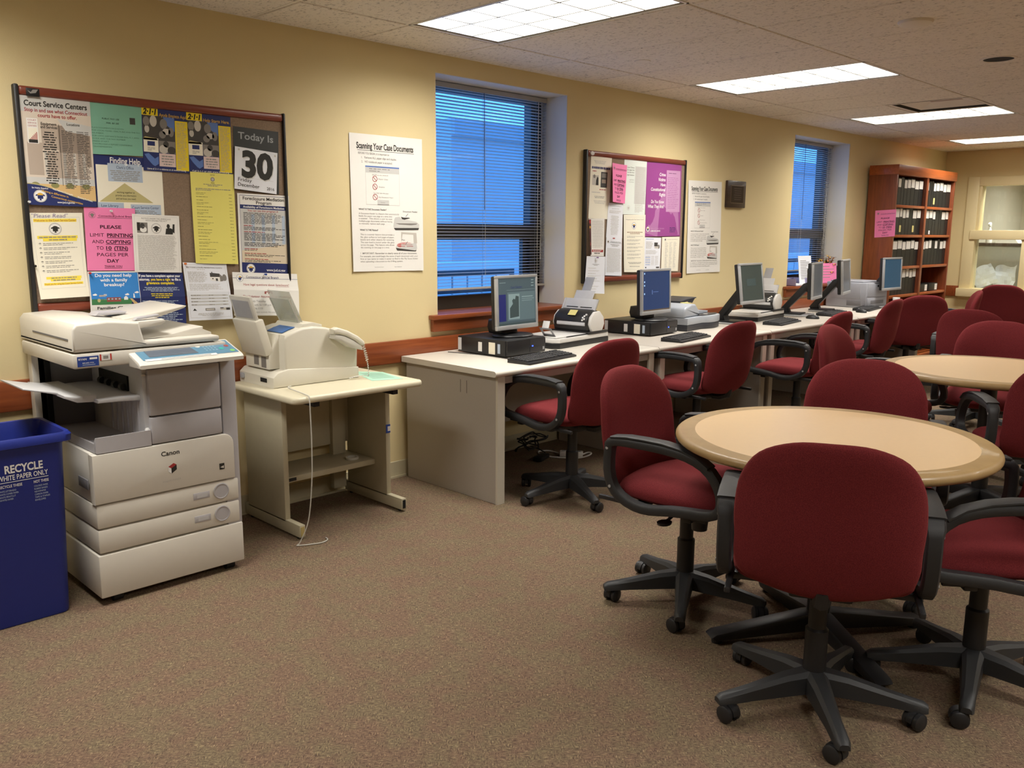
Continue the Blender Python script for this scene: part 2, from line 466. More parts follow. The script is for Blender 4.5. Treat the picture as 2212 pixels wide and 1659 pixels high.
# window sills and aprons (cherry)
for n, (a, b_) in enumerate(WIN):
    mb = MB()
    mb.box(a - 0.07, b_ + 0.07, -0.055, 0.0, 0.918, 0.945, WOOD_X, 0.006); mb.box(a + 0.005, b_ - 0.005, 0.0, WDEP - 0.02, 0.918, 0.945, WOOD_X)
    mb.box(a - 0.055, b_ + 0.055, -0.03, 0.0, 0.845, 0.918, WOOD_X, 0.004)
    tag(mb.build('trim_%d' % (3 + n), smooth=30), kind='structure')

# windows: dark bronze frames and glass
BRONZE = mat('dark_bronze_frame', '#38332c', 0.4, metal=0.3)
for n, (a, b_) in enumerate(WIN):
    mb = MB(); y0, y1 = 0.235, 0.30
    a2, b2 = a + 0.005, b_ - 0.005
    mb.box(a2, a2 + 0.05, y0, y1, 0.946, WZ1 - 0.005, BRONZE); mb.box(b2 - 0.10, b2, y0, y1, 0.946, WZ1 - 0.005, BRONZE)
    mb.box(a2, b2, y0, y1, 0.946, 1.03, BRONZE); mb.box(a2, b2, y0, y1, WZ1 - 0.05, WZ1 - 0.005, BRONZE)
    mb.box(a2, b2, y0 - 0.01, y1, 1.385, 1.485, BRONZE)
    mb.box(b2 - 0.15, b2 - 0.095, y0 + 0.02, y1 - 0.01, 1.03, 1.40, BRONZE)
    w_ = mb.build('window_%d' % (n + 1), smooth=0); tag(w_, kind='structure')
    mb = MB(); mb.box(a2 + 0.04, b2 - 0.09, 0.27, 0.274, 1.02, WZ1 - 0.04, GLASS); mb.build('window_glass', w_, smooth=0)

# ------------------------------------------------------------------ outside, across a narrow court
STONE = mat('court_facade_stone', '#c0c3c8', 0.9, noise=0.08, nscale=3)
STONE2 = mat('court_facade_recess', '#b0b4ba', 0.9, noise=0.08, nscale=3)
SNOWY = mat('pale_block_wall', '#d5d9df', 0.9)
BLOCKDARK = mat('block_wall_joint', '#50545c', 0.9)
mb = MB()
mb.box(6.24, 30, 3.2, 3.6, -1, 2.62, STONE); mb.box(6.24, 30, 3.14, 3.2, 2.44, 2.62, STONE2)
mb.box(9.7, 9.78, 3.16, 3.2, -1, 2.44, STONE2); mb.box(7.6, 8.9, 3.17, 3.2, 1.15, 1.25, STONE2)
fac = mb.build('court_facade', smooth=0); tag(fac, 'blue grey stone facade across the court beyond the blinds', 'building', kind='structure')
mb = MB()
mb.box(2.5, 6.2, 2.2, 2.35, -1.0, 1.08, BLOCKDARK); mb.box(9.5, 15.5, 2.2, 2.35, -1.0, 1.08, BLOCKDARK)
for iz in range(9):
    for ix in range(70):
        x = 2.5 + ix * 0.19; z = -0.4 + iz * 0.16
        if 6.02 < x < 9.5 or x > 15.3: continue
        mb.box(x + 0.012, x + 0.178, 2.17, 2.2, z + 0.02, z + 0.14, SNOWY)
mb.box(2.5, 6.2, 2.12, 2.4, 1.08, 1.15, SNOWY); mb.box(9.5, 15.5, 2.12, 2.4, 1.08, 1.15, SNOWY)
tag(mb.build('court_block_wall', smooth=0), 'pale block wall with snowy cap in the court below the window', 'wall', kind='structure')
# ================================================================== PAPER ON THE WALLS
INK = mat('ink_black', '#26241f', 0.7)
INKG = mat('ink_grey', '#8f8b86', 0.7)
INKL = mat('ink_pale', '#c2beb8', 0.7)
INKR = mat('ink_red', '#a02c2c', 0.7)
NAVY = mat('ink_navy', '#1d2a63', 0.6)
PAPER = mat('white_paper', '#e9e6e0', 0.75)
PAPERC = mat('cream_paper', '#ece6d3', 0.75)
PAPERB = mat('cool_white_paper', '#e4e6ec', 0.75)
PINK = mat('hot_pink_paper', '#ee82b2', 0.75)
YELP = mat('pale_yellow_paper', '#e6dc74', 0.75)
TEALP = mat('teal_green_paper', '#7fb59c', 0.75)
YEL = mat('print_yellow', '#e8cf1c', 0.6)
HILITE = mat('yellow_highlighter', '#f2da4a', 0.7)
SKYB = mat('print_sky_blue', '#2f7fc8', 0.6)
GRN = mat('print_green', '#3f7d4a', 0.7)
TANP = mat('print_tan', '#d8cbbb', 0.7)
TAN2 = mat('print_brown_grey', '#b5a596', 0.7)
TAN3 = mat('print_dark_taupe', '#978779', 0.7)
SAND = mat('print_sand', '#d8b57c', 0.7)
LBLUE = mat('print_pale_blue', '#aebccd', 0.7)
KHAKI = mat('print_khaki', '#bdb27c', 0.7)
PHG1 = mat('photo_grey_dark', '#3f3c39', 0.6)
PHG2 = mat('photo_grey_mid', '#7f7a74', 0.6)
PHG3 = mat('photo_grey_pale', '#c4beb4', 0.6)
WHITEI = mat('ink_white', '#ecebe8', 0.6)
GOLD = mat('ink_gold', '#d7a93a', 0.6)
PURP = mat('purple_poster', '#9a4a90', 0.3)
PURP2 = mat('purple_poster_pale', '#c596bd', 0.3)
BRICKR = mat('print_brick_red', '#9a4b44', 0.7)
MIDB = mat('print_mid_blue', '#5a78b8', 0.6)
LGREYP = mat('print_light_grey', '#c9c8c4', 0.6)

class Sheet:
    def __init__(s, corners, y, base, fy=None, L0=0.0003, N=(8, 10)):
        s.c = [Vector((a[0], a[1])) for a in corners]; s.y = y; s.L0 = L0; s.fy = fy
        s.w = ((s.c[1] - s.c[0]).length + (s.c[2] - s.c[3]).length) / 2
        s.h = ((s.c[3] - s.c[0]).length + (s.c[2] - s.c[1]).length) / 2
        s.mb = MB(); s.layer = 0
        s.N = N
        s.rect(0, 0, 1, 1, base, layer=0)
    def P(s, u, v, layer=1):
        a = s.c[0].lerp(s.c[1], u); b = s.c[3].lerp(s.c[2], u); p = a.lerp(b, v)
        d = s.fy(u, v) if s.fy else 0.0
        return (p.x, s.y - layer * s.L0 - d, p.y)
    def rect(s, u0, v0, u1, v1, m, layer=1):
        nu = max(1, round(abs(u1 - u0) * s.N[0])) if s.fy else 1; nv = max(1, round(abs(v1 - v0) * s.N[1])) if s.fy else 1
        for i in range(nu):
            for j in range(nv):
                a, b = u0 + (u1 - u0) * i / nu, u0 + (u1 - u0) * (i + 1) / nu
                c, d = v0 + (v1 - v0) * j / nv, v0 + (v1 - v0) * (j + 1) / nv
                s.mb.face([s.P(a, d, layer), s.P(b, d, layer), s.P(b, c, layer), s.P(a, c, layer)], m)
    def poly(s, pts, m, layer=1): s.mb.face([s.P(u, v, layer) for u, v in pts], m)
    def ell(s, u, v, ru, rv, m, layer=1, n=20): s.poly([(u + ru * math.cos(2 * PI * i / n), v - rv * math.sin(2 * PI * i / n)) for i in range(n)], m, layer)
    def circ(s, u, v, r, m, layer=1, n=24): s.ell(u, v, r / s.w, r / s.h, m, layer, n)     # r in metres
    def ring(s, u, v, r, t, m, layer=1, n=24):
        for i in range(n):
            a, b = 2 * PI * i / n, 2 * PI * (i + 1) / n
            s.poly([(u + q / s.w * math.cos(k), v + q / s.h * math.sin(k)) for q, k in ((r, a), (r, b), (r - t, b), (r - t, a))], m, layer)
    def text(s, t, u, v, size, m, align='C', bold=0.0, width=None, layer=2, shear=0.0, drop=0.0, space=1.0):
        """v = baseline, size and width as fractions of sheet height / width"""
        wd = None if width is None else width * s.w
        put_text(s.mb, t, m, lambda x, y: s.P(u + x / s.w, v - y / s.h + drop * x / s.w, layer), size * s.h, align, bold * 1.3, shear, wd, space)
    def lines(s, u0, v0, u1, v1, n, m, fill=0.45, ragged=0.25, layer=2, seed=1, center=False, words=(0.03, 0.11)):
        r = random.Random(seed); pitch = (v1 - v0) / n
        for i in range(n):
            end = u1 - (u1 - u0) * (r.random() * ragged)
            if i == n - 1: end = u0 + (u1 - u0) * (0.4 + 0.4 * r.random()) if ragged else end
            off = (u1 - end) / 2 if center else 0
            u = u0 + off; end += off
            y = v0 + pitch * i + pitch * 0.5
            while u < end - 0.005:
                w = min(r.uniform(*words), end - u)
                hh = pitch * fill * r.uniform(0.42, 0.55)
                s.poly([(u, y + hh), (u + w, y + hh), (u + w, y - hh), (u, y - hh)], m, layer)
                u += w + 0.012
    def seal(s, u, v, r, disc=WHITEI, body=NAVY, ringm=INKG, layer=2):
        if disc: s.circ(u, v, r, disc, layer)
        s.ring(u, v, r, r * 0.05, ringm, layer + 0.5); s.ring(u, v, r * 0.9, r * 0.04, ringm, layer + 0.5)
        k = lambda pts: [(u + a * r / s.w, v - b * r / s.h) for a, b in pts]
        s.poly(k([(-.42, .12), (.42, .12), (.40, -.45), (-.40, -.45)]), body, layer + 1)
        s.poly(k([(-.72, .02), (-.62, .22), (-.42, .28), (-.42, .05), (-.55, -.02)]), body, layer + 1)
        s.poly(k([(.72, .02), (.55, -.02), (.42, .05), (.42, .28), (.62, .22)]), body, layer + 1)
        s.poly(k([(-.42, .28), (-.3, .42), (0, .5), (.3, .42), (.42, .28), (.42, .12), (-.42, .12)]), body if body is not NAVY else GOLD, layer + 1)
        s.poly(k([(-.08, -.45), (.08, -.45), (.2, -.68), (-.2, -.68)]), body, layer + 1)
    def done(s, name, label, cat='notice', group=None):
        o = s.mb.build(name, smooth=60 if s.fy else 0)
        return tag(o, label, cat, group)

BY = -0.0215          # face of the cork
def curl_b(a): return lambda u, v: a * max(0, v - 0.35) ** 2 / 0.42
def over(a): return lambda u, v: .0145 * min(1, v / a) ** 1.5 + .003 * math.sin(PI * u) * v
def curl_w(a, b=0.0): return lambda u, v: a * math.sin(PI * u) * (0.3 + 0.7 * v) + b * v * v

# ---- boards
def board(name, label, x0, x1, z0, z1, clip):
    t = thing(name, label, 'bulletin board', ((x0 + x1) / 2, 0, z0))
    ox, oz = (x0 + x1) / 2, z0
    CORK = mat('taupe_cork', '#8a7561', 0.9, noise=0.35, nscale=160, bump=0.3, bscale=500)
    RAIL = wood('board_rail_wood', '#6e2f1f', '#87402a', 0.4)
    mb = MB(); mb.box(x0 + 0.018 - ox, x1 - 0.012 - ox, -0.021, -0.002, z0 + 0.03 - oz, z1 - 0.03 - oz, CORK); mb.build('cork_panel', t, 0)
    mb = MB(); mb.box(x0 + 0.018 - ox, x1 - 0.012 - ox, -0.034, -0.002, z1 - 0.038 - oz, z1 - oz, RAIL, 0.012, 3); mb.build('top_rail', t)
    mb = MB(); mb.box(x0 + 0.018 - ox, x1 - 0.012 - ox, -0.034, -0.002, 0, 0.042, RAIL, 0.012, 3); mb.build('bottom_rail', t)
    for a, b in ((x0, x0 + 0.02), (x1 - 0.014, x1)):
        mb = MB(); mb.box(a - ox, b - ox, -0.036, -0.002, -0.004, z1 - oz + 0.004, BLACK, 0.006, 2); mb.build('side_rail', t)
    mb = MB()
    if clip == 'badge':
        mb.box(x0 + 0.045 - ox, x0 + 0.095 - ox, -0.037, -0.033, z1 - 0.04 - oz, z1 - 0.008 - oz, BLACK, 0.002)
        mb.face([(x0 + 0.05 - ox + a, -0.0375, z1 - 0.03 - oz + b) for a, b in ((0, .012), (.012, .006), (.02, .016), (.04, .018), (.03, .004), (.01, 0))], INKG)
    else:
        mb.lathe([(0, 0), (.014, 0), (.013, .006), (0, .008)], WHITE, 12)
        for v in mb.bm.verts: v.co = Vector((x0 + 0.06 - ox + v.co.x * 1.5, -0.034 - v.co.z, z1 - 0.02 - oz + v.co.y))
    mb.build('badge' if clip == 'badge' else 'mounting_cap', t)
    return t
board('bulletin_board', 'large cork bulletin board with red-brown rails above the photocopier and fax machine', 1.128, 2.345, 1.088, 2.004, 'badge')
board('bulletin_board', 'cork bulletin board between the two windows, holding a purple poster', 4.652, 5.862, 1.085, 1.992, 'cap')

# ---- big board, back to front
s = Sheet([(1.416, 1.753), (1.713, 1.75), (1.712, 1.478), (1.413, 1.478)], BY, PAPERC)
s.rect(0, 0, 1, .15, NAVY); s.rect(0, .15, .035, 1, NAVY)
s.text('Finding Help', .24, .115, .125, WHITEI, 'L', .012, width=.44)
s.rect(.20, .12, .70, .40, LBLUE, 1.5); s.text("Clerk's Office", .45, .20, .065, NAVY, 'C', width=.25); s.lines(.22, .22, .68, .39, 6, INKG, seed=3, center=True)
s.poly([(.43, .42), (.84, .72), (.06, .72)], KHAKI); s.text('working together to', .44, .58, .045, INK, 'C', width=.26); s.text('provide you information', .44, .63, .045, INK, 'C', width=.30); s.text('and services you need.', .44, .68, .045, INK, 'C', width=.29)
s.rect(.03, .73, .40, 1, LBLUE, 1.5); s.text('Law Library', .20, .80, .06, NAVY, 'C', width=.24); s.lines(.05, .82, .38, 1, 6, INKG, seed=4)
s.rect(.50, .75, .95, 1, LBLUE, 1.5); s.text('Court Service Center', .72, .82, .06, NAVY, 'C', width=.40); s.lines(.53, .84, .93, 1, 6, INKG, seed=5)
s.done('information_poster', 'cream poster headed Finding Help with a navy band and khaki triangle', 'poster')

s = Sheet([(1.40, 1.969), (1.640, 1.971), (1.637, 1.757), (1.403, 1.753)], BY - .002, TEALP, fy=curl_w(.004))
s.text('PUBLIC FAX USE', .42, .32, .045, INK, 'C', width=.30); s.text('FEE: $1.00', .45, .40, .045, INK, 'C', width=.22); s.rect(.76, .25, .86, .38, PHG1, 2)
for i, (t, w) in enumerate((('PLACE DOCUMENTS FACE DOWN', .56), ('FOR LOCAL FAXES - DIAL 9, 860 AND THE FAX', .86), ('   NUMBER', .2), ('FOR LONG DISTANCE FAXES DIAL 9, 1, AREA', .84), ('   CODE AND THE FAX NUMBER', .58), ('PRESS START', .28), ('CAN PROVIDE A REPORT CONFIRMING', .70), ('   TRANSMISSION', .32))):
    s.text(t.strip(), .08, .50 + i * .052, .036, mat('ink_dim_green', '#587a68', .7), 'L', 0, width=w)
s.done('fax_instructions_notice', 'teal green notice pinned beside the court poster at the top of the board')

s = Sheet([(1.150, 1.966), (1.420, 1.970), (1.414, 1.530), (1.149, 1.534)], BY - .004, TANP, fy=curl_b(.006))
s.rect(.0, 0, 1, .14, LGREYP); s.poly([(.5, .19), (1, .24), (1, .33), (.62, .30)], LGREYP, 1.45)
s.rect(.26, .24, .50, .48, TAN2, 1.2); s.rect(.50, .25, .97, .62, TAN3, 1.2); s.rect(.05, .42, .26, .72, TAN2, 1.2); s.rect(.30, .50, .90, .74, TAN2, 1.3)
for u in (.28, .55, .70, .84): s.rect(u, .50, u + .04, .72, PHG3, 1.6)
s.rect(0, .74, 1, .80, LGREYP, 1.4); s.rect(0, .80, 1, .99, SAND, 1.4)
for u in (.12, .4, .62, .86): s.ell(u, .81, .06, .025, mat('print_olive', '#8d8a55', .7), 1.8)
s.text('Court Service Centers', .5, .088, .07, INK, 'C', .022, width=.90)
s.text('Stop in and see what Connecticut', .5, .14, .046, INKR, 'C', .015, width=.90); s.text('courts have to offer.', .51, .185, .046, INKR, 'C', .015, width=.56)
s.rect(.065, .20, .22, .43, PAPER, 2)
for i, t in enumerate(('COURT', 'SERVICE', 'CENTERS')): s.text(t, .143, .225 + i * .026, .02, INKR, 'C', width=.12, layer=3)
s.rect(.08, .29, .205, .395, PAPERC, 2.3); s.rect(.08, .395, .205, .425, INK, 2.5)
for i in range(6): s.rect(.10 + .018 * i, .385 - .012 * i, .11 + .018 * i, .395, INKR, 3)
s.text('Equipment', .375, .255, .036, INK, 'C', .015, width=.22); s.text('and Services', .375, .285, .036, INK, 'C', .015, width=.24); s.text('Locations', .73, .245, .034, INK, 'C', .015, width=.19)
s.rect(.515, .24, .522, .81, INK, 2)
s.lines(.26, .31, .49, .80, 22, INK, seed=6, center=True, ragged=.5, fill=.5); s.lines(.55, .29, .74, .84, 34, PHG1, seed=7, fill=.4); s.lines(.77, .29, .96, .88, 36, PHG1, seed=8, fill=.4)
wave = [(u / 20, .805 + .14 * (0.5 - 0.5 * math.cos(PI * u / 20))) for u in range(21)]
for i in range(20): s.poly([(wave[i][0], 1), (wave[i + 1][0], 1), wave[i + 1], wave[i]], NAVY, 2.5); s.poly([wave[i], wave[i + 1], (wave[i + 1][0], wave[i + 1][1] - .008), (wave[i][0], wave[i][1] - .008)], KHAKI, 2.6)
s.seal(.17, .915, .026, layer=3)
s.text('Se Habla Español', .06, .845, .02, WHITEI, 'L', .012, width=.23, layer=3.5, drop=.02); s.text('Nós Falamos Português', .36, .85, .02, WHITEI, 'L', .012, width=.29, layer=3.5, drop=.17); s.text('Mówimy Po Polsku', .72, .915, .02, WHITEI, 'L', .012, width=.22, layer=3.5, drop=.17)
s.text('Making a difference in', .20, .872, .027, GOLD, 'L', .012, width=.38, layer=3.5, drop=.13); s.text('Connecticut communities', .33, .922, .027, GOLD, 'L', .012, width=.46, layer=3.5, drop=.13); s.text('www.jud.ct.gov/csc', .41, .975, .026, WHITEI, 'L', .012, width=.26, layer=3.5)
s.done('court_poster', 'tall tan poster with a courthouse photo and a navy wave along its foot', 'poster')

def two_one_one(c, head, foot, label):
    s = Sheet(c, BY - .003, NAVY)
    s.rect(0, 0, .345, .125, YEL); s.text('2·1·1', .17, .105, .12, INK, 'C', .04, width=.29, shear=.2)
    s.text(head, .37, .125, .075, GOLD, 'L', .006, width=.60, shear=.1)
    s.rect(.015, .13, .70, .51, PHG1); s.rect(.71, .17, .995, .965, YEL)
    s.poly([(.45, .13), (.70, .13), (.70, .35), (.52, .25)], MIDB, 1.5)
    for u, v, ru, rv, m in ((.09, .22, .07, .075, PHG2), (.24, .21, .075, .09, PHG3), (.46, .24, .08, .08, PHG2), (.62, .36, .06, .075, PHG2), (.43, .41, .075, .06, PHG2), (.24, .40, .10, .10, PHG1), (.52, .36, .09, .05, PHG3), (.10, .34, .05, .06, PHG3)): s.ell(u, v, ru, rv, m, 2)
    s.poly([(.015, .51), (.33, .51), (.30, .48), (.06, .46), (.015, .48)], KHAKI, 2.5); s.rect(.02, .48, .335, .70, PAPERC, 2.5); s.rect(.10, .53, .26, .60, NAVY, 3); s.lines(.10, .62, .28, .68, 3, INKG, seed=9, layer=3)
    s.rect(.345, .51, .70, .70, PHG2, 2); s.ell(.50, .56, .06, .05, PHG1, 3); s.ell(.45, .64, .10, .07, PHG3, 3); s.ell(.62, .65, .09, .06, PHG1, 3)
    s.rect(.345, .71, .70, .915, mat('print_pale_pink', '#dcc5c0', .7), 2); s.lines(.38, .73, .67, .90, 4, INKG, seed=10, layer=3, center=True)
    s.poly([(.03, .74), (.12, .72), (.25, .80), (.33, .76), (.33, .88), (.25, .92), (.20, .90), (.10, .82)], MIDB, 2)
    s.lines(.74, .19, .97, .94, 28, TAN2, seed=11, fill=.4)
    s.text(foot, .5, .975, .038, WHITEI, 'C', .01, width=.84)
    return s.done('help_line_poster', label, 'poster', 'help line posters')
two_one_one([(1.637, 1.971), (1.846, 1.969), (1.840, 1.693), (1.629, 1.696)], 'Ayuda Empieza Aquí', 'Llame al 2-1-1 o visítenos en el www.211ct.org', 'navy and yellow help-line poster in Spanish, next to the teal notice')
two_one_one([(1.840, 1.966), (2.056, 1.965), (2.053, 1.696), (1.837, 1.696)], 'Help Starts Here.', 'Call 2-1-1 or visit www.211ct.org', 'navy and yellow help-line poster in English, next to the calendar')

# tear-off date calendar
t = thing('date_calendar', 'tear-off wall calendar reading Today Is 30 Friday December 2016', 'calendar', (0, 0, 0))
CALB = mat('calendar_backing_black', '#2b2e2d', 0.5)
s = Sheet([(2.069, 1.925), (2.309, 1.917), (2.300, 1.613), (2.060, 1.630)], BY - .001, CALB)
s.text('Today Is', .10, .185, .155, mat('print_cool_grey', '#9ea2a4', .6), 'L', .012, width=.78)
o = s.mb.build('backing_card', t, 0)
s = Sheet([(2.071, 1.832), (2.297, 1.814), (2.283, 1.614), (2.055, 1.633)], BY - .006, PAPERB, fy=lambda u, v: .006 * v * (1 - u))
s.text('30', .545, .69, .84, LGREYP, 'C', .035, width=.74, layer=1.5); s.text('30', .53, .665, .84, INK, 'C', .035, width=.74)
s.rect(.08, .70, .92, .705, INKL); s.text('Friday', .08, .80, .12, INK, 'L', .004, width=.32); s.text('December', .08, .92, .12, INK, 'L', .004, width=.50); s.text('2016', .94, .93, .10, INK, 'R', .004, width=.18)
for u, v in ((.09, .06), (.94, .08)): s.circ(u, v, .005, INKL, 2)
s.mb.build('date_page', t, 60)

s = Sheet([(2.072, 1.613), (2.352, 1.608), (2.343, 1.205), (2.068, 1.222)], BY - .004, PAPER)
s.rect(.04, .02, .96, .025, NAVY); s.rect(.04, .02, .045, .96, NAVY); s.rect(.955, .02, .96, .96, NAVY)
s.text('Foreclosure Mediation', .5, .075, .055, INK, 'C', .012, width=.80); s.text('Program', .5, .122, .055, INK, 'C', .012, width=.30)
s.rect(.045, .135, .955, .185, NAVY); s.text('Availability of Foreclosure Mediation', .5, .172, .035, WHITEI, 'C', .015, width=.80)
s.rect(.045, .185, .955, .845, LGREYP); s.poly([(.05, .70), (.95, .60), (.95, .845), (.05, .845)], mat('print_pale_sand', '#d9c9ae', .7), 1.3)
for u in (.25, .45, .65, .85): s.rect(u, .25, u + .06, .60, LBLUE, 1.4)
s.text('You can use this program if:', .48, .215, .033, INKR, 'C', .012, width=.60)
s.lines(.10, .225, .92, .37, 9, INK, seed=20, fill=.42); s.lines(.10, .38, .35, .40, 1, INKR, seed=21); s.lines(.10, .40, .92, .445, 3, INK, seed=22); s.lines(.10, .455, .70, .475, 1, INKR, seed=21)
s.lines(.10, .475, .92, .575, 6, INK, seed=23); s.lines(.10, .59, .92, .645, 3, INK, seed=24); s.lines(.10, .665, .45, .685, 1, INKR, seed=25); s.lines(.10, .685, .6, .70, 1, INK, seed=26); s.lines(.10, .72, .72, .74, 1, INKR, seed=27); s.lines(.10, .74, .92, .77, 2, INK, seed=28); s.lines(.10, .79, .95, .81, 1, INKR, seed=29, ragged=.05); s.lines(.10, .81, .92, .84, 2, INK, seed=30)
s.rect(.045, .845, .955, .985, NAVY, 1.6); s.seal(.21, .92, .024, layer=2.5); s.text('www.jud.ct.gov', .90, .945, .045, WHITEI, 'R', .015, width=.38)
s.done('mediation_poster', 'tall Foreclosure Mediation Program poster with navy bands under the calendar', 'poster')

s = Sheet([(1.842, 1.702), (2.057, 1.700), (2.058, 1.273), (1.843, 1.282)], BY - .005, YELP, fy=curl_w(.003, .004))
OLV = mat('ink_olive', '#a89f58', .7); s.text('NOTICE', .5, .03, .02, INK, 'C', width=.10); s.ring(.5, .07, .010, .004, INKG, 2); s.ell(.5, .07, .05, .024, INKL, 1.8); s.text('FEES', .5, .115, .016, INK, 'C', width=.08); s.lines(.28, .12, .72, .15, 2, INKG, seed=31, center=True)
s.lines(.10, .17, .92, .20, 2, INKG, seed=32)
for i in range(21): s.lines(.10, .215 + i * .036, .35 + .4 * ((i * 37) % 10) / 10, .245 + i * .036, 2 if i % 3 == 0 else 1, OLV, seed=40 + i, fill=.35 if i % 3 == 0 else .22); s.lines(.86, .22 + i * .036, .94, .24 + i * .036, 1, OLV, seed=80 + i, fill=.3, ragged=0)
s.done('fee_schedule_notice', 'long pale yellow printed notice beside the mediation poster')

s = Sheet([(1.140, 1.501), (1.354, 1.505), (1.352, 1.151), (1.157, 1.147)], BY - .005, PAPERC, fy=curl_b(.02))
for a in ((.06, .05, .94, .053), (.06, .88, .94, .883), (.06, .05, .064, .88), (.936, .05, .94, .88)): s.rect(*a, INKL)
s.text('"Please Read"', .40, .055, .065, mat('ballpoint_violet', '#6d5f8d', .7), 'C', -.004, width=.66, shear=.15)
s.rect(.09, .068, .88, .105, HILITE); s.text('Welcome to the Court Service Center!', .49, .098, .034, INKR, 'C', width=.78)
s.seal(.47, .185, .024, disc=PAPER, body=INK)
s.rect(.12, .265, .88, .30, HILITE); s.rect(.22, .30, .86, .33, HILITE); s.lines(.14, .268, .86, .328, 2, INKG, seed=100, center=True)
for i in range(7):
    v = .345 + i * .053; s.text('*', .155, v + .045, .06, INK, 'C', .02)
    s.lines(.21, v, .88, v + .036, 2, INKG, seed=101 + i, fill=.36)
s.rect(.18, .745, .88, .775, HILITE); s.rect(.26, .775, .86, .80, HILITE); s.lines(.20, .748, .86, .80, 2, INKG, seed=110, center=True)
s.rect(.12, .815, .90, .845, HILITE); s.text('Thank you for using the Court Service Center.', .51, .84, .026, INKR, 'C', width=.76)
s.done('highlighted_notice', 'white notice headed Please Read with yellow highlighter, lowest left on the big board')

def pink_limit(c, y, label, fy=None, cut=0, done=True):
    s = Sheet(c, y, PINK, fy=fy)
    s.seal(.15, .12, .014, disc=None, body=INKR if False else PHG2, ringm=PHG2); s.text('Connecticut Judicial Branch', .62, .145, .04, mat('ink_plum', '#7a2f52', .7), 'C', .01, width=.70); s.rect(.25, .16, .97, .165, PHG1)
    pl = mat('ink_dark_plum', '#4a1630', .7)
    s.text('PLEASE', .50, .33, .075, pl, 'C', .018, width=.42)
    s.text('LIMIT', .09, .46, .078, pl, 'L', .0, width=.27); s.text('PRINTING', .42, .46, .078, pl, 'L', .022, width=.52); s.rect(.42, .47, .94, .478, pl, 2)
    s.text('AND', .12, .565, .078, pl, 'L', .0, width=.23); s.text('COPYING', .39, .565, .078, pl, 'L', .022, width=.50); s.rect(.39, .575, .89, .583, pl, 2)
    s.text('TO', .20, .665, .078, pl, 'L', .0, width=.14); s.text('10', .39, .665, .078, pl, 'L', .022, width=.11); s.rect(.39, .675, .50, .683, pl, 2); s.text('(TEN)', .55, .665, .078, pl, 'L', .022, width=.28); s.rect(.55, .675, .83, .683, pl, 2)
    s.text('PAGES PER', .52, .77, .078, pl, 'C', .0, width=.63); s.text('DAY', .52, .87, .078, pl, 'C', .02, width=.24); s.text('THANK YOU', .52, .945, .042, pl, 'C', .008, width=.36); s.rect(.34, .955, .70, .961, pl, 2)
    return s.done('printing_limit_notice', label, 'notice', 'pink printing limit notices') if done else s
pink_limit([(1.362, 1.530), (1.578, 1.528), (1.568, 1.255), (1.357, 1.260)], BY - .006, 'hot pink printing-limit notice pinned on the big board above the copier')

s = Sheet([(1.562, 1.505), (1.776, 1.499), (1.773, 1.240), (1.558, 1.249)], BY - .008, PAPER, fy=curl_w(.003))
for a in ((.04, .03, .96, .034), (.04, .03, .044, .99), (.956, .03, .96, .99)): s.rect(*a, INKL)
s.text('NOTICE UNDER THE AMERICANS', .5, .08, .035, INKG, 'C', width=.62); s.text('WITH DISABILITIES ACT', .5, .115, .035, INKG, 'C', width=.46)
s.rect(.09, .14, .31, .32, PHG2); s.ell(.20, .20, .05, .05, PHG1, 2); s.ell(.22, .26, .07, .05, PAPER, 2); s.rect(.09, .14, .15, .28, INK, 2.2)
s.seal(.49, .235, .023, disc=PAPER, body=INK)
s.ell(.75, .19, .035, .04, INK, 2); s.poly([(.68, .33), (.70, .23), (.80, .22), (.86, .25), (.84, .33)], INK, 2); s.poly([(.85, .15), (.89, .15), (.88, .31), (.83, .28)], INK, 2.3)
s.lines(.09, .35, .92, .97, 40, INKL, seed=120, fill=.5, ragged=.12)
s.done('disability_act_notice', 'white notice with three small pictures across its head, right of the pink sheet')

s = Sheet([(1.356, 1.256), (1.572, 1.252), (1.570, .980), (1.350, .985)], BY - .006, PAPER, fy=over(.42))
s.rect(.03, .02, .99, .53, SKYB)
for i, (t, w) in enumerate((('Do you need help', .72), ('with a family', .54), ('breakup?', .40))): s.text(t, .50, .085 + i * .075, .07, WHITEI, 'C', .015, width=w)
s.rect(.03, .44, .99, .53, GRN, 1.5); s.poly([(.80, .53), (.99, .53), (.99, .44), (.85, .44)], NAVY, 1.7); s.poly([(.78, .44), (.82, .44), (.95, .53), (.86, .53)], SAND, 1.9)
s.rect(.32, .415, .60, .485, BRICKR, 2); s.rect(.18, .375, .30, .45, TAN2, 1.8); s.rect(.27, .36, .33, .45, LBLUE, 1.9); s.poly([(.66, .46), (.66, .42), (.70, .395), (.74, .42), (.74, .46)], WHITEI, 2); s.ell(.17, .46, .03, .03, KHAKI, 2); s.poly([(.85, .43), (.86, .36), (.875, .36), (.885, .43)], WHITEI, 2)
for u in (.33, .40, .47, .54): s.rect(u + .01, .43, u + .045, .452, LBLUE, 3)
for u, v in ((.10, .37), (.73, .375), (.93, .345)): s.ell(u, v, .045, .012, WHITEI, 2); s.ell(u + .01, v - .008, .022, .012, WHITEI, 2.1)
s.text('Families Change', .5, .605, .062, INK, 'C', .018, width=.74); s.text('Guide to separation and divorce', .5, .65, .038, MIDB, 'C', width=.74)
s.lines(.1, .70, .9, .95, 10, INKG, seed=125)
s.done('families_poster', 'blue and white poster asking Do you need help with a family breakup', 'poster')

